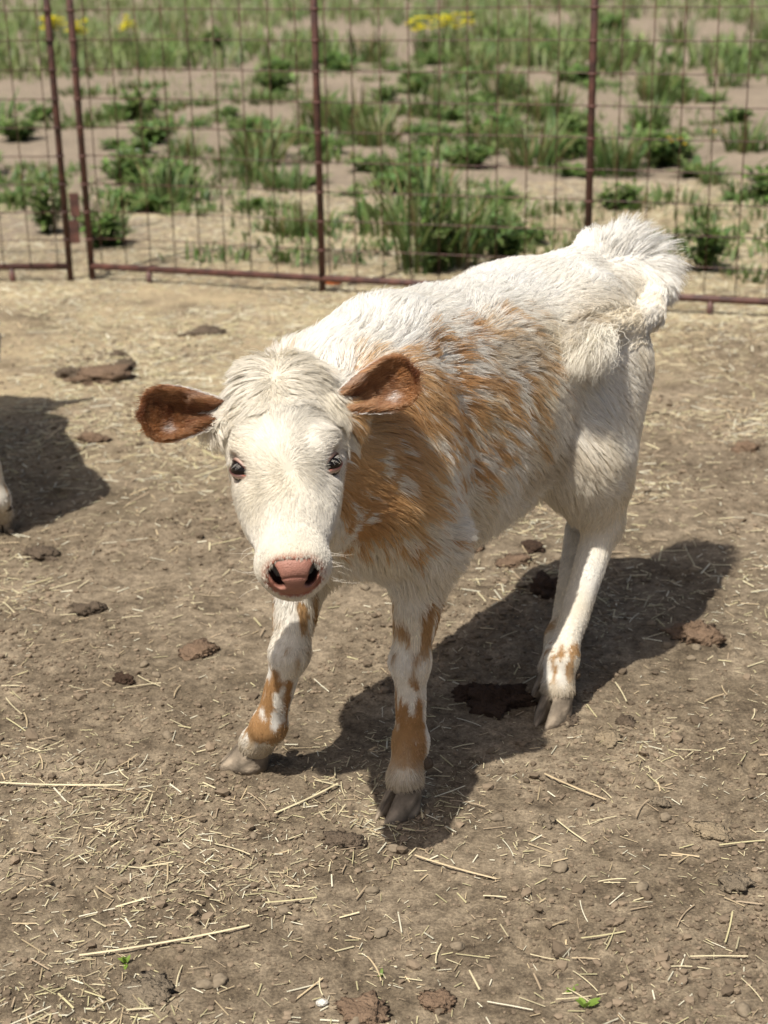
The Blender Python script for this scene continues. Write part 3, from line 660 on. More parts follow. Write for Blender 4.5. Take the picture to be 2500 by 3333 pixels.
def coat(cf, P, Nn, jitter=None):
    """pigment of the coat at points of the animal, shade painted into the leg brown"""
    n = len(P); q = cf.toh(P); hr = np.linalg.norm(q - np.array([0, -.02, -.07]), axis=1)
    hr = np.sqrt((q[:, 0] / .082) ** 2 + ((q[:, 1] + .022) / .180) ** 2 + ((q[:, 2] + .050) / .078) ** 2); head = 1 - sstep(.92, 1.08, hr)
    al = P[:, 0] * .77 + P[:, 2] * .64; ac = P[:, 2] * .77 - P[:, 0] * .64; flow = np.stack([al * 40, P[:, 1] * 38, ac * 115], 1); flow = np.where(P[:, 2:] < .30, np.stack([P[:, 0] * 95, P[:, 1] * 95, P[:, 2] * 26], 1), flow)
    f1 = fbm(flow + .6 * vnoise(P * 40, 14)[:, None], 5, 2); f2 = fbm(P * 15, 6, 2); f3 = fbm(P * 6.5, 8, 2); f4 = fbm(P * 110, 12, 2)
    C = mixc(np.tile(WHITE, (n, 1)), CREAM, np.clip(.45 + 1.1 * f2 + .3 * f3, 0, 1))
    side = sstep(.01, .07, P[:, 1]) + .6 * sstep(-.01, -.07, P[:, 1])
    w = .85 * gau(P, (.25, .10, .52), (.06, .15, .10)) + .80 * gau(P, (.17, .10, .485), (.06, .20, .085)) + .55 * gau(P, (.14, .06, .60), (.08, .20, .05)) + .44 * gau(P, (.04, .12, .57), (.11, .25, .10)) + .46 * gau(P, (-.13, .12, .57), (.18, .25, .10)) + .32 * gau(P, (-.10, .12, .46), (.15, .2, .07)) + .2 * gau(P, (.06, .12, .40), (.07, .2, .06))
    w = w * np.clip(side, 0, 1) * sstep(.685, .645, P[:, 2]) * (P[:, 2] > .31)
    solid = np.clip(1.25 * gau(P, (.21, .10, .50), (.075, .2, .10)), 0, 1)
    pb = sstep(.18, .78, w + (1.05 - .20 * solid) * f1 * sstep(.03, .25, w) + .12 * f2 - 1.0 * solid * sstep(.12, .42, fbm(P * 30, 19, 2))) * (.82 + .18 * solid)
    br = pb if jitter is None else np.clip((pb - .5 - .45 * (np.random.default_rng(9).random(n) - .5)) * 3.2 + .5, 0, 1)
    legs = P[:, 2] < .32
    wl = np.zeros(n)
    for leg in cf.pose['front']:
        k, f = np.array(leg[2]), np.array(leg[3]); dx = P[:, 0] - (k[0] + f[0]) / 2; dist = np.hypot(P[:, 0] - k[0], P[:, 1] - (k[1] + f[1]) / 2)
        wl = np.maximum(wl, (dist < .07) * (.85 * gau(P[:, 2:], (.125,), (.055,)) * sstep(-.012, .014, dx) + .45 * gau(P[:, 2:], (.075,), (.03,)) + .48 * gau(P[:, 2:], (.26,), (.05,))))
    for leg in cf.pose['hind']:
        f = np.array(leg[3]); dist = np.hypot(P[:, 0] - f[0], P[:, 1] - f[1]); wl = np.maximum(wl, (dist < .07) * .36 * gau(P[:, 2:], (.085,), (.04,)))
    br = np.where(legs, sstep(.36, .66, wl + .95 * f1 * sstep(.05, .3, wl) + .2 * f2), br)
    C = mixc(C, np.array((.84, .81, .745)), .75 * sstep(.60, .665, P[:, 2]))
    C = mixc(C, np.where(legs[:, None], .68, 1.0) * mixc(np.tile(BROWN, (n, 1)), np.array((.62, .41, .20)), np.clip(.28 + 1.0 * f3 + .5 * f2, 0, .6)) , br * (1 - head))  # brown on the legs is darkened, shade put into the colour
    # soiling: belly side, knees, tail rim
    di = .85 * gau(P, (-.20, .13, .40), (.10, .2, .035)) + .6 * gau(P, (-.36, .14, .60), (.05, .1, .04)) + .5 * gau(P, (-.12, .13, .60), (.10, .12, .03))
    for leg in cf.pose['front']: di = di + .8 * gau(P, leg[2], (.05, .04, .03))
    di = di + .55 * gau(P, (-.30, .14, .46), (.06, .2, .06)) + .42 * gau(P, (-.22, .12, .58), (.16, .12, .06)) + .3 * gau(P, (-.45, .13, .52), (.07, .1, .06)) + .5 * gau(P, (-.52, .10, .635), (.05, .05, .02))
    di = di + .75 * sstep(.075, .035, P[:, 2]) + .28 * sstep(.16, .06, P[:, 2])
    C = mixc(C, DIRT, np.clip(sstep(.28, .9, di + .30 * f1 + .2 * f2) * .85, 0, 1))
    # head: creamier brow and poll, whiter cheeks
    hc = mixc(np.tile(WHITE, (n, 1)), np.array((.76, .675, .51)), np.clip(.30 + .30 * sstep(.05, -.12, q[:, 1]) + .6 * f2 + .3 * f3, 0, 1))
    C = mixc(C, hc * .88, head)
    C = C * (1 + .10 * f4)[:, None]
    if jitter is not None: C = C * (1 + .13 * jitter)[:, None]
    return np.clip(C, .01, .9)

def flow_dir(cf, P, Nn):
    """lie of the hair, its length and how far it stands off"""
    n = len(P); q = cf.toh(P); hr = np.linalg.norm(q - np.array([0, -.02, -.07]), axis=1)
    D = np.tile(np.array([-.75, 0, -.62]), (n, 1)); ln = np.full(n, .033); lift = np.full(n, .38)
    swirl = np.stack([vnoise(P * 17, 61), vnoise(P * 17, 62), vnoise(P * 17, 63)], 1); fine = np.stack([vnoise(P * 55, 64), vnoise(P * 55, 65), vnoise(P * 55, 66)], 1)
    leg = sstep(.36, .27, P[:, 2])[:, None]
    D = D * (1 - leg) + np.array([-.1, 0, -1.]) * leg; ln = ln * (1 - .58 * leg[:, 0]); lift = lift * (1 - .45 * leg[:, 0])
    low = sstep(.27, .17, P[:, 2]) * sstep(.045, .075, P[:, 2]); ln = ln * (1 - .45 * low)
    top = sstep(.60, .67, P[:, 2]) * sstep(-.58, -.08, P[:, 0]); D[:, 2] += .9 * top; ln = ln + .003 * top; lift = lift + .22 * top
    rear = sstep(-.22, -.58, P[:, 0]) * (P[:, 2] > .3); ln = ln * (1 - .45 * rear); lift = lift * (1 - .4 * rear); D[:, 2] -= .5 * rear
    belly = sstep(-.3, -.8, Nn[:, 2]) * (P[:, 2] > .28) * (P[:, 2] < .45); ln = ln + .012 * belly; D[:, 2] -= .6 * belly
    D = D + .55 * swirl + .26 * fine
    # tail: hair fans out behind and trails into the tuft
    T = np.array(cf.pose['tail']); best = np.full(n, 9.); ti = np.zeros(n); tan = np.zeros((n, 3))
    for i in range(len(T) - 1):
        ba = T[i + 1] - T[i]; h = np.clip(((P - T[i]) @ ba) / (ba @ ba), 0, 1); dd = np.linalg.norm(P - T[i] - h[:, None] * ba, axis=1)
        m = dd < best; best[m] = dd[m]; ti[m] = i + h[m]; tan[m] = nrm(ba)
    tl = (best < .042) & (ti > .55)
    out = nrm(P - cf.pose['tailc']); fw_ = cf.pose['fan'] * (sstep(4.3, 2.8, ti) + .10); td = tan * (.75 + .5 * sstep(3, 5, ti))[:, None] + out * fw_[:, None] + .14 * fine
    fanl = .017 + .055 * sstep(.5, 2.0, ti) * sstep(4.4, 3.0, ti) + .030 * sstep(6.4, 7.6, ti)
    D[tl] = td[tl]; ln[tl] = fanl[tl]; lift[tl] = (.22 + .35 * sstep(4.3, 2.8, ti))[tl]
    # head
    he = np.sqrt((q[:, 0] / .085) ** 2 + ((q[:, 1] + .022) / .185) ** 2 + ((q[:, 2] + .050) / .085) ** 2); hm = he < 1
    wh = q[:, :2] - np.array([0.002, -.004]); pol = q[:, :2] - np.array([-.004, -.138])
    up_part = sstep(-.045, -.112, q[:, 1] + .03 * vnoise(P * 40, 33))
    d2 = wh / np.maximum(np.linalg.norm(wh, axis=1, keepdims=True), .004); d2[:, 0] *= 1.25
    sp = np.stack([-d2[:, 1], d2[:, 0]], 1); d2 = d2 + .75 * sp * np.exp(-np.linalg.norm(wh, axis=1) / .035)[:, None]
    down = sstep(.01, .05, q[:, 1])[:, None]; d2 = d2 * (1 - .6 * down) + np.array([0, .9]) * down
    d2b = np.stack([.9 * np.tanh(pol[:, 0] / .012), .35 + np.clip(pol[:, 1] * 14, -1.1, .8)], 1) + .55 * np.stack([vnoise(P * 48, 101), vnoise(P * 48, 102)], 1)
    dh = d2 * (1 - up_part[:, None]) + d2b * up_part[:, None]
    dz = np.where(Nn @ cf.Hn > .2, 0, -.6)
    HD = dh[:, :1] * cf.Hb + dh[:, 1:2] * cf.Ha + dz[:, None] * cf.Hn + .30 * swirl * (.35 + 1.6 * up_part[:, None]) + .30 * fine * up_part[:, None]
    D[hm] = HD[hm]
    hl = .0125 + .012 * sstep(-.015, -.12, q[:, 1]) + .020 * sstep(-.115, -.16, q[:, 1]) - .0055 * sstep(.03, .085, q[:, 1])
    hl = hl * (1 - .5 * np.exp(-(((np.abs(q[:, 0]) - .062) / .02) ** 2 + ((q[:, 1] + .026) / .022) ** 2)))
    ln[hm] = hl[hm]; lift[hm] = (.20 + .10 * up_part + .35 * sstep(-.13, -.17, q[:, 1]))[hm]
    return D, ln, lift, hm, tl

def grow(P, Nn, D, ln, lift, C, seed, npt=5, clump=.6, cell=.011, grav=.25, rad=.00030, curl=.12):
    r = np.random.default_rng(seed); n = len(P)
    T = D - (D * Nn).sum(1)[:, None] * Nn; T = nrm(T); ln = ln * r.uniform(.6, 1.2, n)
    pts = np.zeros((n, npt, 3)); pts[:, 0] = P - Nn * .0008
    w0 = r.normal(0, 1, (n, 3)) * curl; ph = np.stack([vnoise(P * 38, 70), vnoise(P * 38, 71), vnoise(P * 38, 72)], 1) * .30
    for k in range(1, npt):
        t = (k - .5) / (npt - 1); lf = lift * (1.5 - 1.35 * t)
        d = T + Nn * lf[:, None] + (w0 * .8 + ph) * t * 1.3 + np.array([0, 0, -grav]) * t * np.minimum(1, ln / .03)[:, None]
        d = d - np.minimum((d * Nn).sum(1) - .02, 0)[:, None] * Nn
        pts[:, k] = pts[:, k - 1] + nrm(d) * (ln / (npt - 1))[:, None]
    jit = np.stack([vnoise(P * 60, 81), vnoise(P * 60, 82), vnoise(P * 60, 83)], 1) * .6
    cl = cell if np.ndim(cell) else np.full(n, cell)
    key = np.floor(P / cl[:, None] + jit).astype(np.int64) + 2000; key = (key[:, 0] * 4096 + key[:, 1]) * 4096 + key[:, 2] + (cl * 1e5).astype(np.int64) * 4096 ** 3
    _, inv = np.unique(key, return_inverse=True); cntt = np.bincount(inv).astype(float)
    for k in range(1, npt):
        t = k / (npt - 1); mean = np.stack([np.bincount(inv, pts[:, k, i]) / cntt for i in range(3)], 1)[inv]
        a = (clump * t ** 1.2 * r.uniform(.45, 1.15, n)).clip(0, .95)[:, None]
        pts[:, k] = pts[:, k] * (1 - a) + mean * a
    rr = rad * np.array([1.0, 1.0, .9, .65, .2, .1, .1][:npt])
    return pts, np.tile(rr, (n, 1)) * r.uniform(.7, 1.25, (n, 1)), C

def curves_obj(name, sets, mat, parent, label=None):
    pts = np.concatenate([s_[0].reshape(-1, 3) for s_ in sets]); rad = np.concatenate([s_[1].ravel() for s_ in sets])
    col = np.concatenate([s_[2] for s_ in sets]); sizes = np.concatenate([np.full(s_[0].shape[0], s_[0].shape[1]) for s_ in sets])
    c = bpy.data.hair_curves.new(name); c.add_curves(sizes.tolist())
    c.attributes['position'].data.foreach_set('vector', pts.astype(np.float32).ravel())
    a = c.attributes.get('radius') or c.attributes.new('radius', 'FLOAT', 'POINT'); a.data.foreach_set('value', rad.astype(np.float32))
    a = c.attributes.new('hcol', 'FLOAT_COLOR', 'CURVE'); cc = np.ones((len(col), 4), np.float32); cc[:, :3] = col; a.data.foreach_set('color', cc.ravel())
    c.materials.append(mat); o = link(name, c, parent, label, kind='stuff'); return o

def fur_mat():
    m = bpy.data.materials.new('coat_hair'); m.use_nodes = True; N, L = m.node_tree.nodes, m.node_tree.links; N.clear()
    out = N.new('ShaderNodeOutputMaterial'); a = N.new('ShaderNodeAttribute'); a.attribute_name = 'hcol'
    h = N.new('ShaderNodeBsdfHairPrincipled'); h.model = 'CHIANG'; h.parametrization = 'COLOR'
    L.new(a.outputs['Color'], h.inputs['Color']); h.inputs['Roughness'].default_value = .45; h.inputs['Radial Roughness'].default_value = .75
    d = N.new('ShaderNodeBsdfDiffuse'); L.new(a.outputs['Color'], d.inputs[0])
    ms = N.new('ShaderNodeMixShader'); ms.inputs[0].default_value = .55; L.new(h.outputs[0], ms.inputs[1]); L.new(d.outputs[0], ms.inputs[2])
    L.new(ms.outputs[0], out.inputs[0]); return m
M_fur = fur_mat()
M_skin = col_mat('skin', .8, .1)
def simple(name, c, rough, spec=.5, coatw=0):
    m, N, L, b = new_mat(name); b.inputs['Base Color'].default_value = (*c, 1); b.inputs['Roughness'].default_value = rough; b.inputs['Specular IOR Level'].default_value = spec
    b.inputs['Coat Weight'].default_value = coatw; b.inputs['Coat Roughness'].default_value = .1; return m
M_eye = simple('eye', (.008, .005, .004), .08, .25, .15)
M_lid = col_mat('eyelid', .45, .4)
M_nose = col_mat('nose_leather', .52, .32, bump=(520, .8, .0014))

def sample(V, Q, n, wfn, seed):
    r = np.random.default_rng(seed); T = np.vstack([Q[:, :3], Q[:, [0, 2, 3]]]); a, b, c = V[T[:, 0]], V[T[:, 1]], V[T[:, 2]]
    N_ = np.cross(b - a, c - a); ar = np.linalg.norm(N_, axis=1) / 2; w = ar * wfn((a + b + c) / 3)
    i = r.choice(len(T), n, p=w / w.sum()); s1 = np.sqrt(r.random(n))[:, None]; s2 = r.random(n)[:, None]
    return a[i] * (1 - s1) + b[i] * s1 * (1 - s2) + c[i] * s1 * s2, i, T
def vnormals(V, Q):
    N_ = np.zeros_like(V); f = np.cross(V[Q[:, 2]] - V[Q[:, 0]], V[Q[:, 3]] - V[Q[:, 1]])
    for k in range(4): np.add.at(N_, Q[:, k], f)
    return nrm(N_)

def claw_mesh(sd):
    """one claw: flat inner wall, curved outer wall, sloped toe; toe along +x, outer side +y*sd"""
    m = MB(); n = 16; th = np.linspace(0, 2 * np.pi, n, endpoint=False); rings = []
    for (z, L0, L1, w, x0) in [(0.0, .046, .030, .024, .010), (.010, .042, .029, .0235, .008), (.024, .033, .027, .022, .004), (.040, .024, .025, .020, -.002), (.050, .018, .022, .016, -.006)]:
        c, s_ = np.cos(th), np.sin(th); x = np.where(c > 0, c * L0, c * L1) + x0; y = np.where(s_ > 0, s_ * w, s_ * w * .16)
        y = y * np.where(c > 0, 1 - .55 * c ** 2.2 * (1 if z < .03 else .7), 1)
        rings.append(np.stack([x, y * sd, np.full(n, z)], 1))
    V = np.vstack(rings + [np.array([[0, .006 * sd, .052]]), np.array([[.01, .006 * sd, -.001]])]); q = []; t = []; R_ = len(rings)
    for i in range(R_ - 1):
        for j in range(n): k = (j + 1) % n; q.append((i * n + j, i * n + k, (i + 1) * n + k, (i + 1) * n + j))
    for j in range(n): k = (j + 1) % n; t += [((R_ - 1) * n + j, (R_ - 1) * n + k, R_ * n), (k, j, R_ * n + 1)]
    q = np.array(q); t = np.array(t)
    if sd < 0: q = q[:, ::-1]; t = t[:, ::-1]
    C = np.outer(.75 + .5 * rng.random(len(V)), (.23, .185, .135)) * (1 + .35 * np.sin(V[:, 2:] * 700 + V[:, :1] * 150)) ; m.add(V, q, t, C); return m.mesh('hoof_claw', M_hoof)

def ear_geo(cf, sd, e, f, base, Lh, Wd, depth):
    """cupped ear in head coordinates: e = along the ear, f = across it (upwards); opening faces g"""
    e, f = nrm(np.array(e, float)), np.array(f, float); f = nrm(f - (f @ e) * e); g = np.cross(e, f)
    if g[2] < 0: g = -g
    ns, ntt = 22, 19; s_ = np.linspace(0, 1, ns)[:, None]; t = np.linspace(-1, 1, ntt)[None]
    w = Wd * (s_ + .10) ** .55 * np.maximum(1 - s_ ** 3.4, 0) ** .5 * 1.12; w = np.maximum(w, .0015)
    bow = depth * (1 - np.abs(t) ** 2.2) * (np.sin(np.pi * np.clip(s_ * .80 + .20, 0, 1)) + .15)
    curl = .010 * sstep(.5, 1.0, np.abs(t)) * (1 - s_) ** .7
    C = base + s_[..., None] * Lh * e + (t * w * (1 - .20 * (1 - s_)))[..., None] * f + (curl - bow + .004 * s_)[..., None] * g - (.012 * s_ ** 2)[..., None] * np.array([0, 1, 0]) * 0
    th = (.0045 * (1 - np.abs(t) ** 3) * (1 - .5 * s_) + .0008)
    Bk = C - th[..., None] * g
    Vf, Vb = C.reshape(-1, 3), Bk.reshape(-1, 3); n = ns * ntt; q = []
    for i in range(ns - 1):
        for j in range(ntt - 1):
            a = i * ntt + j; q += [(a, a + 1, a + ntt + 1, a + ntt), (n + a, n + a + ntt, n + a + ntt + 1, n + a + 1)]
        a, b = i * ntt, i * ntt + ntt - 1; q += [(a, a + ntt, n + a + ntt, n + a), (b, n + b, n + b + ntt, b + ntt)]
    for j in range(ntt - 1):
        a = (ns - 1) * ntt + j; q += [(a, a + 1, n + a + 1, n + a)]
    S_ = np.broadcast_to(s_, (ns, ntt)).ravel(); T_ = np.broadcast_to(t, (ns, ntt)).ravel()
    return np.vstack([Vf, Vb]), np.array(q), S_, T_, e, f, g, n

def build_calf(name, pose, label, voxel, nhair, hair_r, loc, rotz, detail=True):
    cf = Calf(pose, voxel); V, Q = cf.mesh(); VN = vnormals(V, Q)
    root = link(name, None, label=label, cat='calf', loc=loc, rot=(0, 0, rotz))
    qh = cf.toh(V); vc = coat(cf, V, VN) * .8
    eyez = np.exp(-(((np.abs(qh[:, 0]) - .062) / .014) ** 2 + ((qh[:, 1] + .024) / .016) ** 2 + ((qh[:, 2] + .036) / .02) ** 2)); vc = mixc(vc, np.array((.55, .33, .25)), np.clip(eyez, 0, 1) * .7)
    pq = cf.pad(qh); npad = sstep(.35, .05, cf.padshape(pq)) * (np.abs(pq[:, 2]) < .02) * (np.linalg.norm(qh, axis=1) < .2); vc = mixc(vc, np.array((.36, .15, .10)), npad)
    link('body', mesh_np('body', V, Q, M_skin, True, vc), root)
    # ---- fur
    r = np.random.default_rng(3)
    def wfn(c):
        q = cf.toh(c); hd = np.linalg.norm(q - np.array([0, -.02, -.07]), axis=1) < .16
        return np.where(hd, 4.2, np.where(c[:, 2] < .30, 1.5, 1.0))
    P, ti, T = sample(V, Q, nhair, wfn, 11); Nn = nrm(VN[T[ti]].mean(1)); q = cf.toh(P); hr = np.linalg.norm(q, axis=1) < .22
    pq = cf.pad(q); onpad = hr & (cf.padshape(pq) < .02) & (pq[:, 2] > -.02)
    oneye = hr & ((((np.abs(q[:, 0]) - .060) / .0155) ** 2 + ((q[:, 1] + .022) / .0105) ** 2 + ((q[:, 2] + .032) / .018) ** 2) < 1)
    hoofz = P[:, 2] < .036
    k = ~(onpad | oneye | hoofz); P, Nn = P[k], Nn[k]
    C = coat(cf, P, Nn, r.normal(0, 1, len(P))); D, ln, lift, hm, tl = flow_dir(cf, P, Nn)
    cell = np.where(hm, np.where(cf.toh(P)[:, 1] + .02 * vnoise(P * 30, 91) < -.085, .008, .004), np.where(P[:, 2] < .3, .007, .013)); cell[tl] = .013
    ranges = []; clump = .74
    hq = hm & (cf.toh(P)[:, 1] > -.085)
    for msk, clp, hrr, cu in ((hq, .30, .72, .10), (~hq, clump, 1.0, .13)): ranges.append(grow(P[msk], Nn[msk], D[msk], ln[msk], lift[msk], C[msk], 21, 5, clp, cell[msk], .25, hair_r * hrr, curl=cu))
    # ---- tail tuft: long wavy locks
    T_ = np.array(pose['tail']); nt_ = 2400 if detail else 500
    tt = np.clip(r.beta(1.6, 1.0, nt_) * .85 + (len(T_) - 1.87), 0, len(T_) - 1.001); i0 = tt.astype(int); fr = (tt - i0)[:, None]
    Pt = T_[i0] * (1 - fr) + T_[i0 + 1] * fr + r.normal(0, .006, (nt_, 3)) + np.array([0, .014, 0]); Dt = nrm(T_[i0 + 1] - T_[i0]); No = nrm(r.normal(0, 1, (nt_, 3)) + np.array([0, .8, -.3]))
    Ct = np.clip(mixc(np.tile(np.array((.84, .79, .66)), (nt_, 1)), DIRT, np.clip(r.normal(.12, .22, nt_), 0, .8)), 0, .9)
    ranges.append(grow(Pt, No, Dt + np.array([0, 0, -.45]) + .16 * r.normal(0, 1, (nt_, 3)), np.full(nt_, .092), np.full(nt_, .10), Ct, 31, 6, .90, .015, .75, hair_r * 1.4, curl=.04))
    # ---- ears
    for sd, par in pose['ears'].items():
        EV, EQ, S_, T2, e, f, g, nf = ear_geo(cf, sd, *par); We = cf.frh(EV); em = MB(); fc = np.vstack([np.tile((.30, .115, .05), (nf, 1)), np.tile((.6, .42, .3), (len(EV) - nf, 1))])
        inner = np.exp(-((T2 + .1) / .35) ** 2 - ((S_ - .40) / .28) ** 2); fc[:nf] = mixc(fc[:nf], np.array((.34, .13, .085)), inner)
        em.add(We, EQ, (), fc); link('ear', em.mesh('ear', M_skin), root)
        ne = 26000 if detail else 800; EN = vnormals(We, EQ); EN = EN if (EN[:nf] @ (g @ cf.HM)).mean() > 0 else -EN; P, ti, TT = sample(We, EQ, ne, lambda c: np.ones(len(c)), 41 + sd); Nn = nrm(EN[TT[ti]].mean(1))
        qe = cf.toh(P) - np.array(par[2]); s_ = (qe @ e) / par[3]; tq = (qe @ f) / (par[4]); front = (Nn @ (g @ cf.HM)) > 0
        Dl = np.tile(e @ cf.HM, (ne, 1)) + (tq[:, None] * .9) * (f @ cf.HM) + .25 * r.normal(0, 1, (ne, 3))
        Cf = mixc(np.tile(np.array((.36, .175, .075)), (ne, 1)), np.array((.15, .058, .028)), np.clip(.5 + .8 * vnoise(P * 70, 5), 0, 1) * np.clip(1.2 - np.abs(tq), 0, 1))
        wt = np.exp(-((s_ - .58) / .07) ** 2 - ((tq + .42) / .14) ** 2); Cf = mixc(Cf, np.array((.82, .74, .68)), np.clip(wt * 1.5, 0, 1) * (r.random(ne) < .8))
        wb = sstep(.50, .15, s_ + .25 * (1 - tq)); Cf = mixc(Cf, WHITE, wb * sstep(.35, .75, tq))
        Cb = mixc(np.tile(WHITE, (ne, 1)), np.array((.42, .20, .085)), sstep(.35, .70, s_ + .15 * vnoise(P * 50, 9)))
        Ce = np.where(front[:, None], Cf, Cb) * (1 + .22 * r.normal(0, 1, ne))[:, None]
        le = np.where(front, .017 + .008 * np.clip(1 - np.abs(tq), 0, 1) + .008 * (s_ < .25), .011)
        ranges.append(grow(P, Nn, Dl, le, np.where(front, .85, .4), np.clip(Ce, .01, .9), 51 + sd, 5, .55, .006, .1, hair_r * .9))
    curves_obj('fur', ranges, M_fur, root)
    # ---- nose
    def nose_fn(p_):
        q = p_; pq = cf.pad(q); base = cf.sdf_head(q) - .0022 * sstep(.0, -.5, cf.padshape(pq)); d = smax(base, cf.padshape(pq) * .025 - .001, .006); d = smax(d, -(pq[:, 2] + .040), .002)
        x, y, z = np.abs(pq[:, 0]), pq[:, 1], pq[:, 2]
        for (cx, cy, rx, ry, rot) in [(.0222, -.004, .0058, .0130, -.25), (.0170, .0070, .0052, .0065, -.9)]:
            c_, s2 = math.cos(rot), math.sin(rot); a = (x - cx) * c_ - (y - cy) * s2; b = (x - cx) * s2 + (y - cy) * c_
            d = smax(d, -(np.sqrt((a / rx) ** 2 + (b / ry) ** 2 + (np.minimum(z + .004, 0) / .045) ** 2) - 1) * min(rx, ry), .003)
        d = d + .0012 * np.exp(-((y + .004 - 6 * x * x * 2) / .0016) ** 2) * sstep(.020, .012, x)
        return d
    c0 = cf.pc; NV, NQ = local_grid(nose_fn, c0 - np.array([.05, .06, .06]), c0 + np.array([.05, .05, .05]), .0016 if detail else .004)
    pqn = cf.pad(NV); xa = np.abs(pqn[:, 0]); deep = sstep(-.004, -.018, pqn[:, 2] - .0 * xa) * sstep(.6, .3, np.maximum(cf.padshape(pqn) + .4, 0))
    nc = mixc(np.tile(np.array((.31, .150, .110)), (len(NV), 1)), np.array((.24, .095, .065)), sstep(.010, .026, xa) * .75); nc = mixc(nc, np.array((.24, .10, .075)), np.exp(-((pqn[:, 1] + .004 - 12 * xa * xa) / .003) ** 2) * .5 * (xa < .02))
    nc = mixc(nc, np.array((.27, .10, .06)), sstep(.010, .024, pqn[:, 1]) * .55); nc = nc * (1 + .16 * fbm(NV * 300, 4, 2))[:, None]
    nc = mixc(nc, np.array((.06, .019, .014)), sstep(.0015, .0085, -cf.sdf_head(NV)))
    link('nose', mesh_np('nose', cf.frh(NV), NQ, M_nose, True, np.clip(nc, .01, 1)), root)
    # ---- eyes
    for sd in (1, -1):
        ec = np.array([.0490 * sd, -.024, -.0395]); ax = nrm(np.array([.76 * sd, .16, .62])); a1 = nrm(np.cross(ax, np.array([0, 1., 0])) * sd); a2 = np.cross(ax, a1) * sd
        # a1 runs from the outer corner towards the nose side, a2 down the face
        a2 = nrm(np.array([0, 1., 0]) - (ax[1]) * ax); a1 = nrm(np.cross(a2, ax)); a1 = a1 if a1[2] > 0 else -a1
        m = MB(); V0, T0 = ico(3); m.add(cf.frh(ec + V0 * .0172), (), T0); eo = link('eye', m.mesh('eye', M_eye), root)
        th = np.linspace(0, 2 * np.pi, 36, endpoint=False); tilt = .74
        ca, sa = np.cos(th), np.sin(th); ox, oy = .0160 * ca + .0040 * np.maximum(ca, 0) ** 6, np.where(sa < 0, .0080, .0068) * sa * (1 - .35 * np.maximum(ca, 0) ** 3)
        x = ox * math.cos(tilt) - oy * math.sin(tilt); y = ox * math.sin(tilt) + oy * math.cos(tilt)
        rings = []
        for (fct, R2, add) in [(1.0, .0173, 0), (1.05, .0186, .0005), (1.22, .0182, .002), (1.5, .0168, .004)]:
            X, Y = x * fct + np.sign(x) * 0, y * fct + np.sin(th + tilt) * add; rr = np.minimum(np.hypot(X, Y), R2 * .985); sc_ = rr / np.maximum(np.hypot(X, Y), 1e-6); X, Y = X * sc_, Y * sc_
            Z = np.sqrt(np.maximum(R2 ** 2 - X ** 2 - Y ** 2, 0)); rings.append(ec + X[:, None] * a1 + Y[:, None] * a2 + Z[:, None] * ax)
        n = 36; qd = []
        for i in range(3):
            for j in range(n): kk = (j + 1) % n; qd.append((i * n + j, i * n + kk, (i + 1) * n + kk, (i + 1) * n + j))
        cc = np.vstack([np.tile((.07, .025, .02), (n, 1)), np.tile((.085, .032, .026), (n, 1)), np.tile((.40, .27, .21), (n, 1)), np.tile((.72, .66, .56), (n, 1))])
        inner = (ca > .75); cc[:n][inner] = (.30, .085, .05); cc[n:2 * n][inner] = (.26, .085, .055)
        m = MB(); m.add(cf.frh(np.vstack(rings)), qd, (), cc); link('eyelid', m.mesh('eyelid', M_lid), eo)
        if detail:
            nl = 14; lt = r.uniform(np.pi * 1.02, np.pi * 1.85, nl); X = (.0145 * np.cos(lt)); Y = .0068 * np.sin(lt); x_ = X * math.cos(tilt) - Y * math.sin(tilt); y_ = X * math.sin(tilt) + Y * math.cos(tilt)
            Z = np.sqrt(.0182 ** 2 - x_ ** 2 - y_ ** 2); b0 = ec + x_[:, None] * a1 + y_[:, None] * a2 + Z[:, None] * ax
            dr = ax * .8 + a2 * .15 - a1 * .45 + r.normal(0, .18, (nl, 3)); L_ = r.uniform(.005, .010, nl)[:, None]
            ps = np.stack([b0, b0 + dr * L_ * .5 , b0 + (dr + np.array([0, .25, -.1])) * L_], 1)
            curves_obj('eyelashes', [(cf.frh(ps), np.tile(np.array([.00013, .00011, .00004]), (nl, 1)), np.tile((.8, .74, .64), (nl, 1)))], M_fur, eo)
    if detail:   # whiskers on muzzle and brow
        nw = 26; sdw = r.choice((-1, 1), nw); b0 = np.stack([sdw * r.uniform(.034, .046, nw), r.uniform(.075, .125, nw), r.uniform(-.065, -.03, nw)], 1)
        dr = np.stack([sdw * r.uniform(.5, 1.0, nw), r.uniform(-.1, .55, nw), r.uniform(-.1, .5, nw)], 1); L_ = r.uniform(.012, .034, nw)[:, None]; bend = r.normal(0, .13, (nw, 3))
        ps = np.stack([b0, b0 + dr * L_ * .35, b0 + (dr + bend * .4) * L_ * .7, b0 + (dr + bend) * L_], 1)
        curves_obj('whiskers', [(cf.frh(ps), np.tile(np.array([.00020, .00018, .00014, .00005]), (nw, 1)), np.tile((.75, .68, .55), (nw, 1)))], M_fur, root)
    # ---- hooves
    cl = {1: claw_mesh(1), -1: claw_mesh(-1)}; mdc = lump(.011, 1.3, 71, (.12, .09, .065), 2, .15, .05)
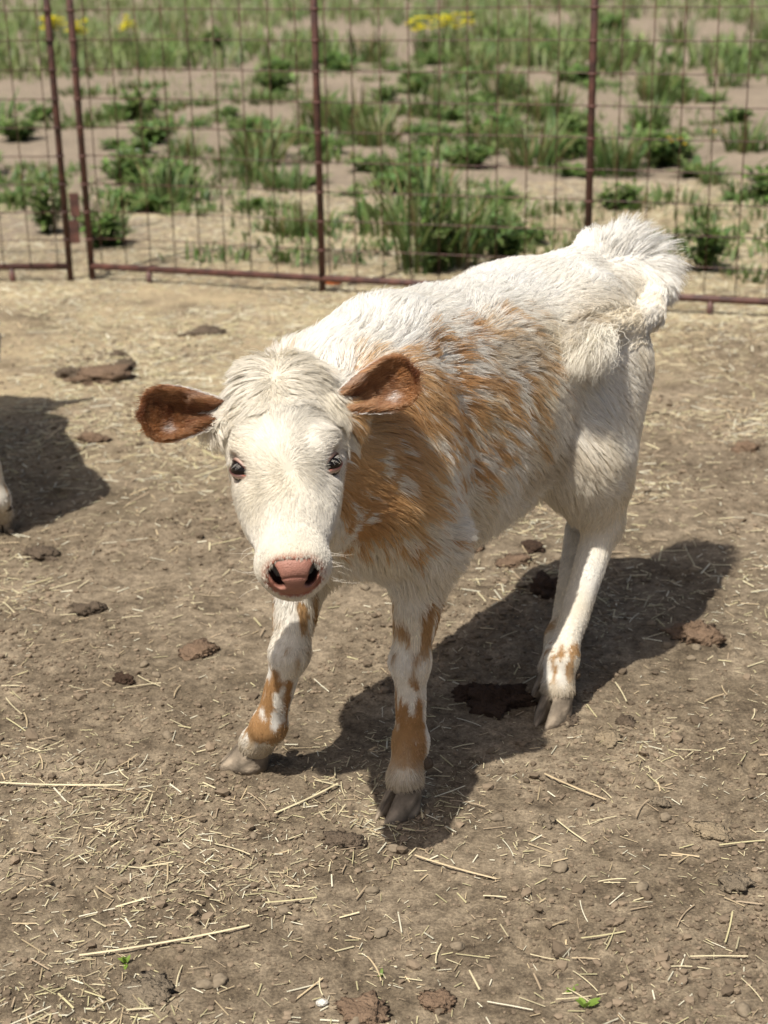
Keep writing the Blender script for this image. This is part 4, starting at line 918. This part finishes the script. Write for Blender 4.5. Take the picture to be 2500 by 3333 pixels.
    for (x, y, yaw) in pose['hooves']:
        wx = math.cos(rotz) * x - math.sin(rotz) * y + loc[0]; wy = math.sin(rotz) * x + math.cos(rotz) * y + loc[1]; z = gz(wx, wy) - loc[2] - .003
        for sd in (1, -1):
            dx, dy = -math.sin(yaw) * sd * .0045, math.cos(yaw) * sd * .0045
            link('hoof_claw', cl[sd], root, loc=(x + dx, y + dy, z), rot=(0, 0, yaw + sd * .05))
            bx, by = x - math.cos(yaw) * .034, y - math.sin(yaw) * .034
            link('dewclaw', mdc, root, loc=(bx - math.sin(yaw) * sd * .014, by + math.cos(yaw) * sd * .014, z + .062))
    return root

# the spotted calf: its own axes are x = towards the head, y = its left, z = up
ROT = math.atan2(-.821, -.571); ORG = np.array([0.0, 2.08, 0.0])
_c, _s = math.cos(-ROT), math.sin(-ROT)
def to_calf(P):
    d = np.asarray(P, float) - ORG; return np.array([d[0] * _c - d[1] * _s, d[0] * _s + d[1] * _c, d[2]])
def dir_calf(d): return np.array([d[0] * _c - d[1] * _s, d[0] * _s + d[1] * _c, d[2]])
_t, _y, _tilt = math.radians(64), math.radians(5), math.radians(6)
hb = nR * math.cos(_tilt) + nU * math.sin(_tilt); hu = nU * math.cos(_tilt) - nR * math.sin(_tilt)
ha = -hu * math.sin(_t) - nF * math.cos(_t); hn = hu * math.cos(_t) - nF * math.sin(_t)
hb, hn = hb * math.cos(_y) - hn * math.sin(_y), hn * math.cos(_y) + hb * math.sin(_y)
H0 = to_calf(np.array([-.1115, 1.690, .580]))
TAIL = [np.array(x) for x in [(-.54, .01, .640), (-.605, .015, .666), (-.672, .037, .662), (-.700, .070, .637), (-.662, .108, .598), (-.580, .134, .574), (-.490, .144, .576), (-.400, .147, .586), (-.320, .146, .594)]]
POSE_A = dict(head=(dir_calf(hb), dir_calf(ha), dir_calf(hn), H0), box=((-.78, -.24, -.01), (.52, .30, .80)), tail=TAIL, tailc=np.array([-.585, .07, .622]), fan=1.15,
    front=[((.10, .085, .47), (.045, .098, .375), (.085, .100, .205), (.090, .102, .082), (.118, .110, .038)), ((.12, -.075, .46), (.09, -.072, .36), (.155, -.060, .205), (.160, -.100, .080), (.152, -.132, .040))],
    hind=[((-.47, .075, .50), (-.375, .118, .385), (-.400, .150, .262), (-.268, .152, .082), (-.248, .158, .040)), ((-.49, -.06, .50), (-.45, -.02, .385), (-.505, .068, .262), (-.331, .119, .082), (-.311, .119, .040))],
    hooves=[(.122, .111, -.12), (.148, -.140, -.95), (-.240, .160, .0), (-.303, .120, -.1)],
    ears={-1: ((-1, .05, .10), (.05, -1, .42), (-.068, -.118, -.062), .102, .043, .022), 1: ((1, -.30, .12), (.22, -1, .42), (.068, -.118, -.064), .104, .042, .022)})
build_calf('calf', POSE_A, 'cream white calf with rusty brown mottling, facing forward with its tail curled up', .0055, 270000, .00030, (0, 2.08, 0), ROT)
# the second calf, of which the photograph shows one hind leg and the shadow
hbB, haB, hnB = np.array([0, 1., 0]), nrm(np.array([.62, 0, -.78])), nrm(np.array([.78, 0, .62]))
POSE_B = dict(head=(hbB, haB, hnB, np.array([.36, 0, .66])), box=((-.78, -.24, -.01), (.56, .24, .86)), tail=[np.array(x) for x in [(-.585, 0, .62), (-.615, 0, .61), (-.632, 0, .57), (-.638, 0, .52), (-.640, 0, .47), (-.642, 0, .42), (-.640, 0, .38), (-.636, 0, .34), (-.63, 0, .30)]],
    tailc=np.array([-.2, 0, .7]), fan=.05, front=[((.10, .085 * k, .47), (.05, .09 * k, .375), (.075, .09 * k, .205), (.07, .09 * k, .082), (.095, .092 * k, .04)) for k in (1, -1)],
    hind=[((-.47, .075 * k, .50), (-.43, .10 * k, .39), (-.56, .115 * k, .27), (-.555, .138 * k, .082), (-.53, .142 * k, .04)) for k in (1, -1)], hooves=[(.10, .092, 0), (.10, -.092, 0), (-.522, .143, 0), (-.522, -.143, 0)], ears=POSE_A['ears'])
build_calf('calf', POSE_B, 'second pale calf standing apart, turned away from the mottled one', .010, 45000, .0006, (-1.106, 3.52, 0), math.atan2(.954, -.30), False)
